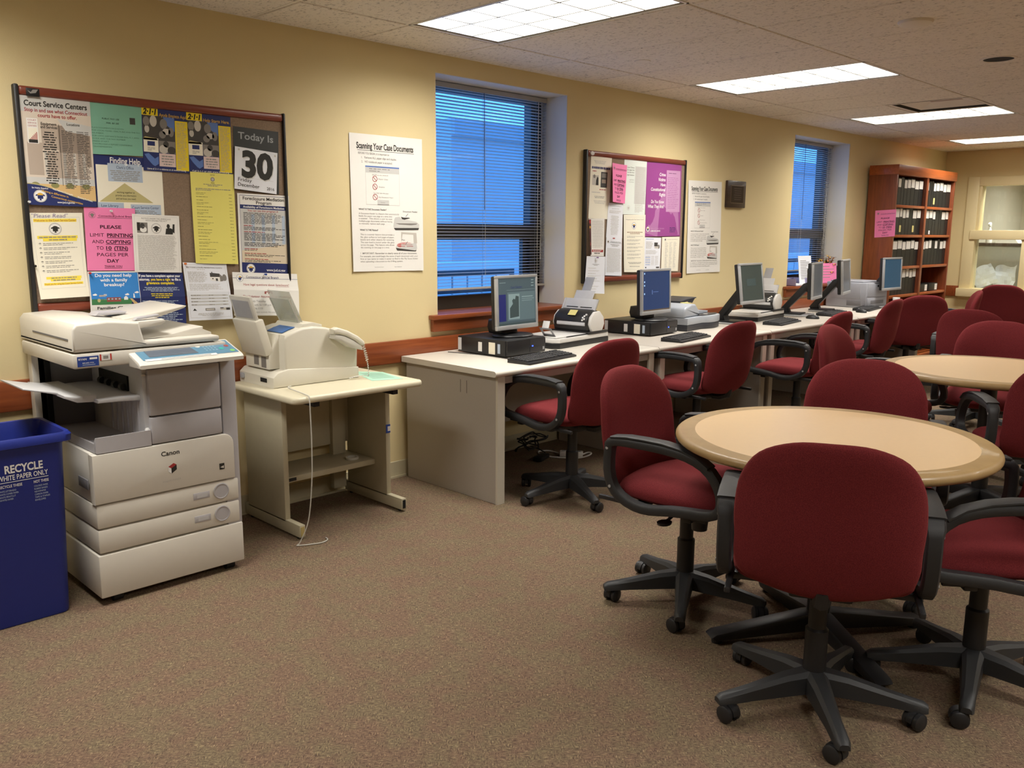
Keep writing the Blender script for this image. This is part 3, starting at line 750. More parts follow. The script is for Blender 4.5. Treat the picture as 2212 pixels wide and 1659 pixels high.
s = Sheet([(1.562, 1.248), (1.779, 1.240), (1.776, .965), (1.560, .975)], BY - .004, NAVY, fy=over(.38))
s.text('If you have a complaint against your', .5, .075, .055, WHITEI, 'C', .025, width=.88); s.text('attorney,', .06, .135, .055, WHITEI, 'L', .025, width=.22); s.text('you have a right', .30, .135, .055, YEL, 'L', .025, width=.42); s.text('to file a', .74, .135, .055, WHITEI, 'L', .025, width=.20); s.text('grievance complaint.', .5, .195, .06, YEL, 'C', .025, width=.60)
s.lines(.10, .24, .92, .32, 4, LBLUE, seed=130, center=True); s.lines(.25, .34, .75, .43, 3, YEL, seed=131, center=True); s.lines(.08, .46, .93, .62, 7, LBLUE, seed=132); s.lines(.08, .66, .93, .95, 10, LBLUE, seed=133)
s.done('grievance_poster', 'navy grievance complaint poster with white and yellow print, partly behind the copier', 'poster')

s = Sheet([(1.781, 1.287), (1.997, 1.276), (2.010, 1.010), (1.790, 1.015)], BY - .006, PAPERB, fy=over(.5))
for a in ((.04, .03, .96, .034), (.04, .95, .96, .954), (.04, .03, .044, .95), (.956, .03, .96, .95)): s.rect(*a, INKL)
s.text('2017 FORECLOSURE PREVENTION CLINICS', .47, .09, .032, INKG, 'C', .008, width=.82); s.lines(.3, .105, .7, .125, 1, INKL, seed=140)
s.lines(.08, .15, .52, .34, 13, INKL, seed=141, fill=.5); s.lines(.08, .36, .9, .48, 7, INKL, seed=142)
s.poly([(.58, .17), (.62, .17), (.62, .15), (.64, .15), (.64, .17), (.80, .18), (.88, .24), (.58, .24)], PHG1); s.poly([(.58, .24), (.80, .24), (.80, .32), (.58, .30)], PAPER, 2.2); s.poly([(.80, .18), (.88, .24), (.88, .31), (.80, .32)], PHG2, 2.3); s.ell(.91, .25, .05, .06, PHG2, 2.1); s.rect(.62, .26, .65, .28, PHG1, 3); s.rect(.70, .265, .75, .31, PHG1, 3)
for i in range(4): s.rect(.08, .55 + i * .055, .93, .575 + i * .055, LGREYP, 1.5); s.lines(.08, .55 + i * .055, .36, .575 + i * .055, 1, INKG, seed=150 + i); s.lines(.48, .55 + i * .055, .68, .575 + i * .055, 1, INKG, seed=160 + i); s.lines(.80, .55 + i * .055, .92, .575 + i * .055, 1, INKG, seed=170 + i)
s.poly([(.10, .83), (.14, .79), (.19, .83)], INK); s.rect(.38, .79, .60, .835, PHG2); s.rect(.40, .80, .58, .825, PHG3, 2); s.rect(.72, .785, .95, .83, PHG3); s.rect(.72, .785, .80, .80, INK, 2); s.rect(.86, .79, .95, .83, PHG1, 2)
s.lines(.2, .87, .8, .93, 3, INKL, seed=180, center=True)
s.done('clinic_flyer', 'white flyer with a small grey house drawing, hanging below the yellow notice')

s = Sheet([(2.023, 1.236), (2.379, 1.216), (2.376, 1.003), (2.016, 1.026)], BY - .010, PAPER, fy=over(.4))
s.rect(0, .13, 1, .138, NAVY); s.seal(.105, .13, .019, layer=2.5)
s.text('Connecticut Judicial Branch', .20, .125, .07, NAVY, 'L', .004, width=.50); s.text('Have legal questions about', .15, .30, .075, INKR, 'L', width=.47); s.text('foreclosure?', .64, .30, .075, INKR, 'L', width=.21, shear=.2); s.rect(.64, .315, .85, .32, INKR)
s.poly([(.45, .44), (.52, .36), (.58, .44)], BRICKR); s.rect(.455, .44, .575, .49, BRICKR); s.rect(.48, .45, .51, .49, PAPER, 2); s.rect(.535, .45, .56, .475, PAPER, 2)
s.text('The Volunteer Attorney Program can help', .50, .575, .075, INKR, 'C', width=.74)
for i, (a, b, w) in enumerate((('WHEN:', 'Every Tuesday', .25), ('TIME:', '9:00 a.m. to 1:00 p.m.', .34), ('WHERE:', 'Room 110', .20))): s.text(a, .08, .68 + i * .085, .06, INKG, 'L', width=.10); s.text(b, .22, .68 + i * .085, .06, INKG, 'L', width=w)
s.text('No appointment necessary, first come first served basis', .5, .93, .04, INKG, 'C', width=.6, shear=.2)
s.done('attorney_program_sign', 'landscape white sign about foreclosure questions behind the fax machine', 'sign')

# ---- two tall scanning posters stuck straight on the wall
def scanning(c, label):
    s = Sheet(c, -.003, PAPER, fy=lambda u, v: .006 * (2 * u - 1) ** 2 * v + .002, L0=.0004)
    s.text('Scanning Your Case Documents', .48, .105, .062, INK, 'C', .02, width=.78, layer=2); s.rect(.10, .115, .88, .118, INK)
    s.text('BEFORE YOU BEGIN, it is important to:', .11, .145, .022, INKG, 'L', .008, width=.42); s.text('1.   Remove ALL paper clips and staples.', .15, .175, .022, INKG, 'L', .008, width=.48); s.text('2.   NO notebook paper is accepted.', .15, .205, .022, INKG, 'L', .008, width=.42)
    for a in ((.20, .225, .665, .228), (.20, .505, .665, .508), (.20, .225, .203, .508), (.662, .225, .665, .508)): s.rect(*a, INKL)
    s.rect(.20, .225, .665, .235, MIDB, 1.5); s.rect(.203, .235, .662, .275, LGREYP, 1.2); s.rect(.215, .242, .235, .255, INK); s.lines(.25, .238, .55, .27, 2, INKG, seed=200, fill=.35)
    s.text('BEFORE you scan, remove all:', .40, .293, .013, INKG, 'C', width=.22)
    for v, t in ((.318, 'Paper Clips'), (.375, 'Staples'), (.45, 'No Notebook Paper')):
        s.ring(.325, v, .0165, .003, INKR, 2); s.poly([(.30, v - .014), (.304, v - .017), (.35, v + .014), (.346, v + .017)], INKR, 2); s.text(t, .375, v + .004, .012, INKG, 'L', width=.012 * len(t))
    s.text('Scan ONLY plain white paper:', .41, .425, .013, INKG, 'C', width=.21); s.rect(.355, .47, .515, .505, LGREYP, 1.5); s.rect(.355, .502, .515, .508, INKG, 2); s.text('Continue', .43, .493, .013, INKG, 'C', width=.06)
    s.text('WHAT IS THE Document Feeder?', .095, .548, .019, INK, 'L', .008, width=.38)
    for i, t in enumerate(('A Document feeder is a feature that automatically', 'feeds the paper one page at a time into', 'a scanner.  This allows a user to scan', 'multiple-page documents without having', 'to manually replace each page.')): s.text(t, .095, .578 + i * .0185, .017, INKG, 'L', width=(.56, .46, .46, .46, .36)[i])
    s.text('Document Feeder', .71, .555, .016, INK, 'L', width=.21); s.poly([(.78, .565), (.785, .566), (.752, .59), (.748, .588)], INK)
    s.poly([(.585, .61), (.60, .595), (.66, .59), (.69, .605), (.90, .625), (.945, .645), (.94, .68), (.60, .685), (.57, .665)], LGREYP, 1.5); s.poly([(.68, .59), (.72, .595), (.80, .595), (.81, .60), (.74, .61), (.705, .62)], PHG1, 2); s.poly([(.60, .64), (.92, .638), (.88, .655), (.70, .655)], PHG2, 2); s.poly([(.575, .675), (.94, .672), (.93, .688), (.60, .692)], PHG1, 2)
    s.text('WHAT IS THE Flatbed?', .105, .70, .019, INK, 'L', .008, width=.25)
    for i, t in enumerate(('This is a scanner feature that provides a', 'flat, glass surface to hold pages of paper,', 'books and other objects for scanning.', 'The scan head is moved under the glass', 'across the page.  This feature only allows', 'the scanning on one page at a time.')): s.text(t, .11, .732 + i * .0192, .017, INKG, 'L', width=.47 if i < 5 else .40)
    s.poly([(.68, .705), (.90, .71), (.91, .79), (.86, .79), (.855, .725), (.70, .72), (.68, .79)], PHG3, 1.5); s.poly([(.70, .722), (.85, .725), (.85, .785), (.70, .785)], PAPER, 1.8)
    s.poly([(.60, .82), (.64, .79), (.90, .79), (.91, .83), (.88, .845), (.62, .84)], LGREYP, 1.6); s.poly([(.60, .825), (.88, .845), (.90, .838), (.89, .852), (.62, .845)], PHG1, 1.9); s.ell(.74, .805, .125, .022, mat('print_salmon', '#cf8a84', .7), 2); s.rect(.64, .80, .84, .803, INKR, 2.5); s.rect(.63, .811, .85, .815, INKR, 2.5); s.text('Flatbed', .735, .77, .016, INK, 'C', width=.09); s.poly([(.77, .775), (.774, .776), (.745, .798), (.741, .796)], INK, 3)
    s.text('!  IMPORTANT: Remember to clearly name all of your documents.', .105, .872, .019, INKG, 'L', .008, width=.80)
    for i, t in enumerate(('For example, you could begin the name of each document with your', 'first or last name to make it easier to find in the My Scans folder', 'when uploading a document to the E-filing system.')): s.text(t, .10, .893 + i * .0195, .017, INKG, 'L', width=.82 if i < 2 else .60)
    s.text('Court Service Center', .36, .972, .010, INKG, 'C', width=.13); s.text('Last Updated', .63, .972, .010, INKG, 'C', width=.10)
    return s.done('scanning_poster', label, 'poster', 'scanning instruction posters')
scanning([(2.739, 1.952), (3.236, 1.954), (3.232, 1.211), (2.742, 1.217)], 'tall white scanning poster on the wall just left of the nearer window')
scanning([(5.935, 1.848), (6.423, 1.855), (6.445, 1.115), (5.949, 1.114)], 'tall white scanning poster between the second board and the dark plaque')

# ---- second board
s = Sheet([(4.714, 1.956), (4.942, 1.955), (4.920, 1.529), (4.697, 1.533)], BY - .002, PAPERC, fy=curl_w(.004))
s.lines(.12, .06, .75, .12, 3, INKL, seed=210, center=True); s.lines(.06, .15, .94, .21, 1, NAVY, seed=216, ragged=0, fill=.6, words=(.02, .06)); s.lines(.1, .22, .35, .25, 1, INKR, seed=211)
s.rect(.10, .30, .40, .46, PHG3); s.ell(.19, .32, .05, .03, PHG2, 2); s.rect(.12, .33, .26, .44, PHG3, 1.8); s.poly([(.27, .46), (.40, .46), (.38, .34), (.33, .32), (.28, .38)], INK, 2)
s.rect(.50, .24, .82, .49, PHG1); s.rect(.54, .26, .78, .33, PHG2, 2); s.rect(.55, .36, .76, .42, TAN3, 2); s.lines(.45, .51, .85, .54, 1, INKR, seed=212); s.lines(.1, .56, .9, .59, 1, INKL, seed=213); s.lines(.2, .63, .75, .67, 2, INKG, seed=214, center=True); s.lines(.2, .70, .8, .76, 3, INKL, seed=215, center=True)
s.done('history_notice', 'white notice with two small dark photographs, top left of the second board')
s = Sheet([(5.086, 1.956), (5.356, 1.956), (5.349, 1.567), (5.074, 1.567)], BY - .002, mat('pale_mint_paper', '#dfe5de', .75), fy=curl_w(.004))
s.rect(.48, .11, .98, .80, LGREYP, 1.2)
for i, t in enumerate(('Law Clinics', '& Legal Aid', 'from New Haven', 'Legal Assistance')): s.text(t, .44, .15 + i * .045, .034, INKG, 'R', .01, width=.30)
s.text('Legal Aid of', .44, .37, .026, INKG, 'R', width=.2); s.text('Connecticut', .44, .41, .026, INKG, 'R', width=.2); s.lines(.52, .12, .96, .96, 46, INKL, seed=220, fill=.45); s.seal(.25, .88, .018, disc=None, body=INKL, ringm=INKL)
s.done('legal_clinic_notice', 'pale greenish two-column notice between the pink sheet and the purple poster')
s = Sheet([(5.354, 1.952), (5.805, 1.958), (5.818, 1.412), (5.357, 1.408)], BY - .002, PURP, fy=curl_w(.004))
s.poly([(0, .95), (.35, .55), (.62, .20), (.62, .60), (.9, .50), (.97, .98), (.3, 1)], mat('purple_poster_mid', '#b377aa', .3), 1.2)
s.rect(.56, .09, .965, .66, PURP2, 1.6)
for i, (t, w) in enumerate((('Crime', .17), ('Victims', .20), ('Have', .14), ('Constitutional', .40), ('Rights', .17))): s.text(t, .53, .175 + i * .068, .062, WHITEI, 'R', .012, width=w, shear=.15)
s.text('Do You Know', .50, .545, .062, WHITEI, 'R', .012, width=.36, shear=.15); s.text('What They Are?', .50, .61, .062, WHITEI, 'R', .012, width=.44, shear=.15)
s.seal(.075, .90, .020); s.text('Office of Victim Services', .14, .90, .03, PURP2, 'L', width=.38); s.text('1-800-822-8428', .14, .935, .03, WHITEI, 'L', .012, width=.27); s.lines(.68, .87, .90, .95, 4, NAVY, seed=230, fill=.35); s.lines(.62, .12, .92, .14, 1, mat('ink_mauve', '#8a5f86', .7), seed=231); s.lines(.60, .18, .92, .62, 18, PURP, seed=232, fill=.2)
s.done('victims_rights_poster', 'glossy purple poster about crime victims and constitutional rights', 'poster')
s = Sheet([(4.697, 1.530), (4.871, 1.534), (4.872, 1.269), (4.703, 1.275)], BY - .003, PAPER, fy=lambda u, v: .02 * max(0, .4 - u) ** 2 * 6 * v + .003)
s.rect(0, .02, .14, .97, mat('print_dark_maroon', '#4c1f22', .6)); s.rect(.02, .03, .13, .13, INKR, 2); s.rect(.02, .62, .12, .74, BRICKR, 2); s.rect(.03, .2, .11, .26, GOLD, 2); s.lines(.20, .05, .93, .78, 26, INKL, seed=240, fill=.4, ragged=.1); s.rect(.17, .83, .95, .895, INKR); s.lines(.2, .835, .9, .89, 2, PAPER, seed=241, center=True); s.lines(.25, .91, .85, .94, 1, INK, seed=242, fill=.7, center=True)
s.done('hotline_flyer', 'white flyer with a dark red edge and a maroon band near its foot')
s = Sheet([(4.668, 1.273), (4.872, 1.266), (4.850, 1.004), (4.633, 1.018)], -.042, PAPERB, fy=lambda u, v: .012 * v - .03 * max(0, .9 - v) * 0 + .02 * max(0, v - .7))
s.seal(.5, .12, .016, disc=None, body=INKL, ringm=INKL); s.lines(.3, .20, .7, .25, 2, INKG, seed=250, center=True)
for i in range(9): s.lines(.12, .30 + i * .07, .85, .34 + i * .07, 1 + i % 2, INKL, seed=251 + i, fill=.35)
s.done('fee_list_sheet', 'white sheet hanging below the lower left corner of the second board')
s = Sheet([(4.912, 1.645), (5.080, 1.643), (5.080, 1.395), (4.895, 1.403)], BY - .004, PAPERB, fy=curl_w(.003))
s.text('Connecticut Judicial Branch', .5, .10, .035, INKG, 'C', width=.75); s.text('Court Service Center', .5, .17, .03, INKG, 'C', .01, width=.5); s.lines(.1, .21, .92, .30, 3, INKL, seed=260); s.lines(.2, .36, .75, .92, 17, INKL, seed=261, center=True)
s.done('visitor_notice', 'plain white notice pinned directly below the pink sheet on the second board')
s = Sheet([(4.896, 1.405), (5.076, 1.396), (5.076, 1.123), (4.884, 1.133)], BY - .006, PAPERB, fy=curl_w(.003, .006))
s.seal(.12, .12, .012, disc=PAPER, body=INK); s.text('Connecticut Judicial Branch', .6, .125, .035, INK, 'C', .01, width=.68); s.rect(.2, .14, .98, .146, INK); s.lines(.2, .17, .9, .24, 2, INKG, seed=270, center=True); s.lines(.08, .28, .95, .92, 32, INKL, seed=271, fill=.5, ragged=.1)
s.done('branch_letter', 'white letter with a small round seal, lowest on the second board beside the cream notice')
s = Sheet([(5.090, 1.564), (5.354, 1.568), (5.350, 1.143), (5.105, 1.150)], BY - .006, PAPERC, fy=curl_w(.004, .006))
for a in ((.06, .04, .94, .043), (.06, .95, .94, .953), (.06, .04, .065, .95), (.935, .04, .94, .95)): s.rect(*a, INKL)
s.text('Welcome to the Court Service Center!', .5, .09, .028, INKG, 'C', width=.82); s.seal(.46, .19, .026)
s.lines(.12, .29, .9, .34, 2, mat('ink_brown', '#8b6f52', .7), seed=280, center=True)
for i in range(7): s.lines(.14, .365 + i * .062, .9, .40 + i * .062, 2, INKG, seed=281 + i, fill=.36)
s.lines(.14, .82, .88, .86, 2, INKG, seed=290, center=True); s.lines(.14, .89, .88, .91, 1, INKG, seed=291, center=True)
s.done('welcome_notice', 'tall cream welcome notice with a round navy seal, under the pale green notice')
s = Sheet([(5.356, 1.402), (5.566, 1.399), (5.562, 1.137), (5.356, 1.140)], BY - .003, PAPERB, fy=curl_w(.003))
s.lines(.06, .03, .94, .06, 1, MIDB, seed=300); s.lines(.08, .11, .5, .32, 10, INKL, seed=301, fill=.5); s.lines(.08, .36, .85, .48, 6, INKL, seed=302)
s.rect(.58, .14, .80, .25, PHG1); s.rect(.60, .25, .84, .31, PHG3, 2); s.ell(.86, .26, .07, .06, PHG2, 1.8)
for i in range(8): s.lines(.08, .52 + i * .035, .36, .55 + i * .035, 1, MIDB if i % 2 else INKL, seed=303 + i, ragged=0); s.lines(.42, .52 + i * .035, .60, .55 + i * .035, 1, INKL, seed=313 + i, ragged=0); s.lines(.66, .52 + i * .035, .85, .55 + i * .035, 1, INKL, seed=323 + i, ragged=0)
s.rect(.08, .84, .14, .88, INK); s.rect(.74, .84, .95, .88, PHG1)
s.done('schedule_flyer', 'white flyer with a small dark picture, under the purple poster')
s = Sheet([(5.578, 1.404), (5.813, 1.407), (5.806, 1.138), (5.578, 1.143)], BY - .003, PAPERC, fy=curl_w(.003))
s.seal(.18, .075, .012, disc=PAPER, body=INK); s.text('Connecticut Judicial Branch', .58, .085, .035, INKG, 'C', width=.6)
for u in (.18, .42, .66): s.lines(u, .14, u + .18, .92, 26, INKL, seed=340 + int(u * 100), fill=.4, ragged=.5)
s.done('directory_sheet', 'cream three-column list, lowest right sheet on the second board')
pink_limit([(4.898, 1.918), (5.103, 1.914), (5.089, 1.643), (4.912, 1.651)], BY - .010, 'hot pink printing-limit notice curling off the second bulletin board', fy=lambda u, v: .03 * (1 - u) ** 2 + .004)

# ---- push pins
def pin(x, z, y, m, label):
    mb = MB(); mb.lathe([(0, 0), (.001, 0), (.001, .006), (.0045, .0065), (.005, .008), (.003, .0095), (.003, .015), (.0048, .0165), (.0048, .019), (0, .0195)], m, 10)
    for v in mb.bm.verts: v.co = Vector((v.co.x, -v.co.z, v.co.y))
    o = mb.build('push_pin', loc=(x, y, z)); tag(o, label, 'push pin', 'push pins on the boards'); return o
PR = mat('pin_red', '#b03030', .3); PO = mat('pin_orange', '#d8702a', .3); PB = mat('pin_blue', '#2a4a9a', .3); PW = mat('pin_clear', '#cfd0d0', .25)
pin(1.362, 1.250, BY - .007, PR, 'red push pin in the corner of the family breakup poster')
pin(1.788, 1.281, BY - .006, PO, 'orange push pin in the corner of the house flyer')
pin(2.195, 1.220, BY - .010, PB, 'blue push pin at the top of the foreclosure questions sign')
pin(1.470, 1.515, BY - .006, PW, 'white push pin in the pink notice on the big board')
pin(1.148, 1.545, BY - .006, PW, 'clear push pin at the foot of the tan court poster')
pin(1.150, 1.285, BY - .001, mat('pin_black', '#2a2622', .3), 'black push pin left of the highlighted notice in bare cork')
pin(4.955, 1.650, BY - .012, PR, 'red push pin under the curled pink notice on the second board')
pin(4.965, 1.395, BY - .007, PR, 'red push pin between the two white letters on the second board')
pin(4.77, 1.262, -.043, mat('pin_purple', '#6a3a7a', .3), 'purple push pin holding the sheet that hangs below the second board')

# ---- dark wooden plaque
t = thing('wall_plaque', 'dark wooden plaque on the wall left of the farther window', 'plaque', (6.632, 0, 1.65))
PLQ = mat('plaque_border', '#6f5e48', .45)
DW = wood('dark_walnut', '#2b1d18', '#3c2a22', 0.3)
mb = MB(); mb.box(-.148, .148, -.025, -.001, 0, .222, DW, .006); mb.build('board', t)
mb = MB(); mb.box(-.09, .105, -.028, -.0245, .04, .18, mat('plaque_metal', '#3d3128', .35, metal=.6), .001)
for a in ((-.092, .107, .036, .040), (-.092, .107, .180, .184)): mb.box(a[0], a[1], -.0275, -.0245, a[2], a[3], PLQ)
for a in (-.094, .105): mb.box(a, a + .003, -.0275, -.0245, .038, .182, PLQ)
for i in range(6): mb.box(-.05 + .005 * (i % 3), .07 - .006 * (i % 2), -.0285, -.028, .155 - i * .018, .161 - i * .018, mat('plaque_print', '#51453a', .5))
mb.build('plate', t, 0)
# ================================================================== CEILING FIXTURES
def local(t):
    mb = MB(); mb.M = t.matrix_world.inverted() if False else Matrix.Translation(-t.location); return mb
TROF = mat('fixture_white_enamel', '#dcd8d0', 0.4)
LOUV = mat('louver_grey_aluminium', '#77756f', 0.35, metal=0.0, spec=0.6)
SLOT = mat('fixture_dark_slot', '#2e2a28', 0.7)
fix_names = {0: {-4: 'over the paper bin end of the room', 0: 'nearest ceiling light, above the copier and fax wall', 4: 'second ceiling light from the camera', 8: 'third ceiling light, behind the square vent', 12: 'farthest ceiling light, nearest the bookcase'}}
def fixture(x0, x1, y0, y1, label):
    cx, cy = (x0 + x1) / 2, (y0 + y1) / 2
    t = thing('ceiling_light', label, 'ceiling light', (cx, cy, CEIL), 0, 'recessed louver ceiling lights')
    w, d = (x1 - x0) / 2, (y1 - y0) / 2
    mb = MB()
    for a in ((-w, w, -d, -d + .012), (-w, w, d - .012, d), (-w, -w + .012, -d, d), (w - .012, w, -d, d)): mb.box(*a, 0.0, 0.012, TROF)
    for a in ((-w + .012, w - .012, -d + .012, -d + .026), (-w + .012, w - .012, d - .026, d - .012), (-w + .012, -w + .026, -d + .026, d - .026), (w - .026, w - .012, -d + .026, d - .026)): mb.box(*a, 0.012, 0.02, SLOT)
    for a in ((-w, w, -d, -d + .012), (-w, w, d - .012, d), (-w, -w + .012, -d, d), (w - .012, w, -d, d)): mb.box(*a, 0.012, 0.12, TROF)
    mb.box(-w, w, -d, d, 0.12, 0.13, TROF)
    mb.build('housing', t, 0)
    mb = MB(); iw, idd = w - .026, d - .026
    for i in range(4):
        x = -iw + 2 * iw * i / 3; mb.prism([(x - .004, .004), (x + .004, .004), (x + .001, .062), (x - .001, .062)], 'y', -idd, idd, LOUV)
    for j in range(7):
        y = -idd + 2 * idd * j / 6; mb.prism([(y - .004, .0045), (y + .004, .0045), (y + .001, .0615), (y - .001, .0615)], 'x', -iw, iw, LOUV)
    mb.build('louver', t, 0)
    ld = bpy.data.lights.new('lamp', 'AREA'); ld.shape = 'RECTANGLE'; ld.size = 2 * iw - 0.01; ld.size_y = 2 * idd - 0.01
    ld.energy = LAMP_POWER; ld.color = LAMP_COLOR
    lo = bpy.data.objects.new('lamp', ld); COL.objects.link(lo); lo.parent = t; lo.location = (0, 0, 0.095)
    return t
for k in FIX_COLS:
    for r_ in FIX_ROWS:
        x = GX + TX * k; y = GY + TY * r_
        lab = fix_names.get(r_, {}).get(k) or 'ceiling light added unseen over the opposite half of the room, number %d of its row' % (k // 4 + 2)
        fixture(x, x + TX, y - TY, y, 'recessed louvered fluorescent ' + lab if not lab.startswith('ceiling') else 'recessed fluorescent ' + lab)
# unseen fixtures of the same kind, added to brighten the back office
fixture(X1 + .2, X1 + .81, -1.70, -0.48, 'unseen added louvered ceiling light just inside the back office')
fixture(X1 + 2.0, X1 + 2.61, -2.0, -0.78, 'unseen added louvered ceiling light deeper in the back office')

mb = MB(); mb.lathe([(0, -.004), (.045, -.004), (.048, -.0015), (.048, 0)], TBAR, 28); tag(mb.build('sprinkler_cover', loc=(4.327, -0.728, CEIL)), 'small round white sprinkler cover between the first and second ceiling lights', 'sprinkler cover')
mb = MB(); mb.lathe([(0, -.02), (.05, -.02), (.075, -.012), (.08, -.002), (.08, 0)], TBAR, 28); tag(mb.build('smoke_detector', loc=(4.43, -2.255, CEIL)), 'round pale smoke detector near the top edge of the view', 'smoke detector')
t = thing('recessed_downlight', 'unlit round black recessed downlight at the upper right', 'downlight', (HOLE[0], HOLE[1], CEIL))
mb = MB(); mb.lathe([(.080, -.001), (.080, -.004), (.095, -.004), (.097, -.001), (.097, 0)], TBAR, 32); mb.build('trim_ring', t)
mb = MB(); mb.lathe([(.081, -.0015), (0.0, -.0014)], DARK, 32); mb.build('hole_shade', t)  # flat black disc, paints the darkness inside the recess
t = thing('ceiling_vent', 'square recessed ceiling air vent just before the third light', 'air vent', ((VENT[0] + VENT[1]) / 2, (VENT[2] + VENT[3]) / 2, CEIL))
hw = TX / 2
mb = MB()
def ring(mb, r0, z0, r1, z1, m):
    P = lambda r, z: [(-r, -r, z), (r, -r, z), (r, r, z), (-r, r, z)]
    A, B = P(r0, z0), P(r1, z1)
    for i in range(4): mb.face([A[i], A[(i + 1) % 4], B[(i + 1) % 4], B[i]], m)
ring(mb, hw, 0, hw - .03, 0, TBAR); ring(mb, hw - .03, 0, hw - .05, .07, SLOT); ring(mb, hw - .05, .07, .12, .09, SLOT)
mb.build('vent_frame', t, 0)
mb = MB(); ring(mb, hw - .06, .012, .12, .05, TBAR); mb.face([(-.12, -.12, .05), (.12, -.12, .05), (.12, .12, .05), (-.12, .12, .05)], mat('vent_rust', '#8f7468', .8, noise=.3, nscale=12)); mb.build('vent_cone', t, 0)

# ================================================================== VENETIAN BLINDS
def slat_mat():
    m, nt, b = nodes_of('blind_slat_enamel')
    b.inputs['Base Color'].default_value = srgb('#d2cdbf'); b.inputs['Roughness'].default_value = .5
    t = nt.nodes.new('ShaderNodeBsdfTranslucent'); t.inputs['Color'].default_value = srgb('#c9c8c2')
    mx = nt.nodes.new('ShaderNodeMixShader'); mx.inputs[0].default_value = .4
    nt.links.new(b.outputs[0], mx.inputs[1]); nt.links.new(t.outputs[0], mx.inputs[2]); nt.links.new(mx.outputs[0], nt.nodes['Material Output'].inputs['Surface'])
    return m
SLAT = slat_mat()
CORD = mat('blind_cord', '#c9c4b6', 0.8)
def blind(a, b, label):
    cy = 0.19
    t = thing('window_blind', label, 'blind', ((a + b) / 2, cy, 0.95), 0, 'window blinds')
    w = (b - a) / 2 - 0.012; top = WZ1 - 0.008 - 0.95
    mb = MB(); mb.box(-w, w, -.014, .014, top - .03, top, SLAT, .002, 1); mb.build('headrail', t, 0)
    mb = MB(); z = top - .042; tl = R(14)
    zb = 1.075 - 0.95
    while z > zb + .012:
        pts = []
        for q in (-1, -.35, .35, 1):
            y = q * .0125; zz = .0018 * (1 - q * q)
            pts.append((y * math.cos(tl) - zz * math.sin(tl), z - y * math.sin(tl) + zz * math.cos(tl)))
        for (y0, z0), (y1, z1) in zip(pts, pts[1:]):
            mb.face([(-w, y0, z0), (w, y0, z0), (w, y1, z1), (-w, y1, z1)], SLAT)
        z -= .0198
    mb.build('slats', t, 60)
    mb = MB(); mb.box(-w, w, -.012, .012, zb - .008, zb + .006, SLAT, .002, 1); mb.build('bottom_rail', t, 0)
    mb = MB()
    for x in (-w * .02, -w * .96, w * .86):
        for y in (-.0125, .0125): mb.tube([(x, y, zb), (x, y, top - .03)], .0012, CORD, 4)
    mb.build('ladder_cord', t)
    mb = MB(); mb.tube([(w * .84, -.02, top - .03), (w * .84, -.022, .38)], .0018, CORD, 5); mb.tube([(w * .9, -.02, top - .03), (w * .9, -.022, .30)], .0018, CORD, 5); mb.build('pull_cord', t)
    mb = MB(); mb.tube([(-w * .05, -.02, top - .03), (-w * .05, -.024, top - .75)], .0025, mat('blind_wand', '#4b5a70', .3), 6); mb.build('tilt_wand', t)
blind(*WIN[0], 'pale slatted blind in the nearer window, blue dusk showing through')
blind(*WIN[1], 'pale slatted blind in the farther window, behind the standing monitors')

# ================================================================== FURNITURE
DESKTOP = mat('desk_laminate_grey', '#c3bbb0', 0.4, noise=.05, nscale=300)
DESKSIDE = mat('desk_panel_grey', '#a9a196', 0.55, noise=.06, nscale=220, bump=.1, bscale=600)
DESKEDGE = mat('desk_edge_pale', '#c9c2b2', 0.45)
DH = 0.725
def desk(x0, x1, label, top=DESKTOP, front=-0.82, back=-0.03):
    cx = (x0 + x1) / 2
    t = thing('computer_desk', label, 'desk', (cx, (front + back) / 2, 0), 0, 'grey computer desks in a row along the wall')
    mb = local(t)
    # top with bullnose front edge
    prof = [(back, DH - .032), (back, DH)] + [(front + .016 - .016 * math.sin(a), DH - .016 + .016 * math.cos(a)) for a in [PI * i / 8 for i in range(9)]]
    mb.prism(prof, 'x', x0, x1, top); mb.build('desktop', t, 40)
    for xa, xb in ((x0 + .03, x0 + .06), (x1 - .06, x1 - .03)):
        mb = local(t); mb.box(xa, xb, front + .03, back - .005, 0.0, DH - .033, DESKSIDE, .002, 1); mb.box(*((xa - .001, xa + .052) if xa < cx else (xb - .052, xb + .001)), front + .018, front + .032, 0.0, DH - .033, DESKEDGE); mb.build('side_panel', t, 0)
    mb = local(t); mb.box(x0 + .06, x1 - .06, -.20, -.175, .26, DH - .033, DESKSIDE, .002, 1); mb.build('modesty_panel', t, 0)
    mb = local(t); mb.box(x0 + .06, x1 - .06, front + .03, front + .05, DH - .075, DH - .033, DESKSIDE); mb.build('apron', t, 0)
    return t
DESKLIGHT = mat('desk_laminate_lit', '#d3cdc1', 0.38, noise=.04, nscale=300)  # same laminate in a lighter colour, for the light on the nearest desk
d1 = desk(3.045, 4.472, 'nearest grey desk in the window row, with a big blank side panel', DESKLIGHT)
mb = local(d1); mb.box(4.407, 4.412, -.755, -.725, .50, .60, GREY, .002); mb.box(4.405, 4.408, -.748, -.732, .52, .58, LGREY); mb.build('cable_plate', d1)
mb = local(d1)
for y in (-.56, -.51): mb.box(3.0740, 3.0752, y - .002, y + .002, .575, .645, mat('scuff_dark', '#6d675f', .7))
mb.build('scuff_mark', d1, 0)
desk(4.480, 5.885, 'second grey desk from the camera, under the second bulletin board')
desk(5.893, 7.390, 'third grey desk in the row, right of the second desk chair')
desk(7.398, 8.900, 'farthest grey desk, carrying the laser printer')

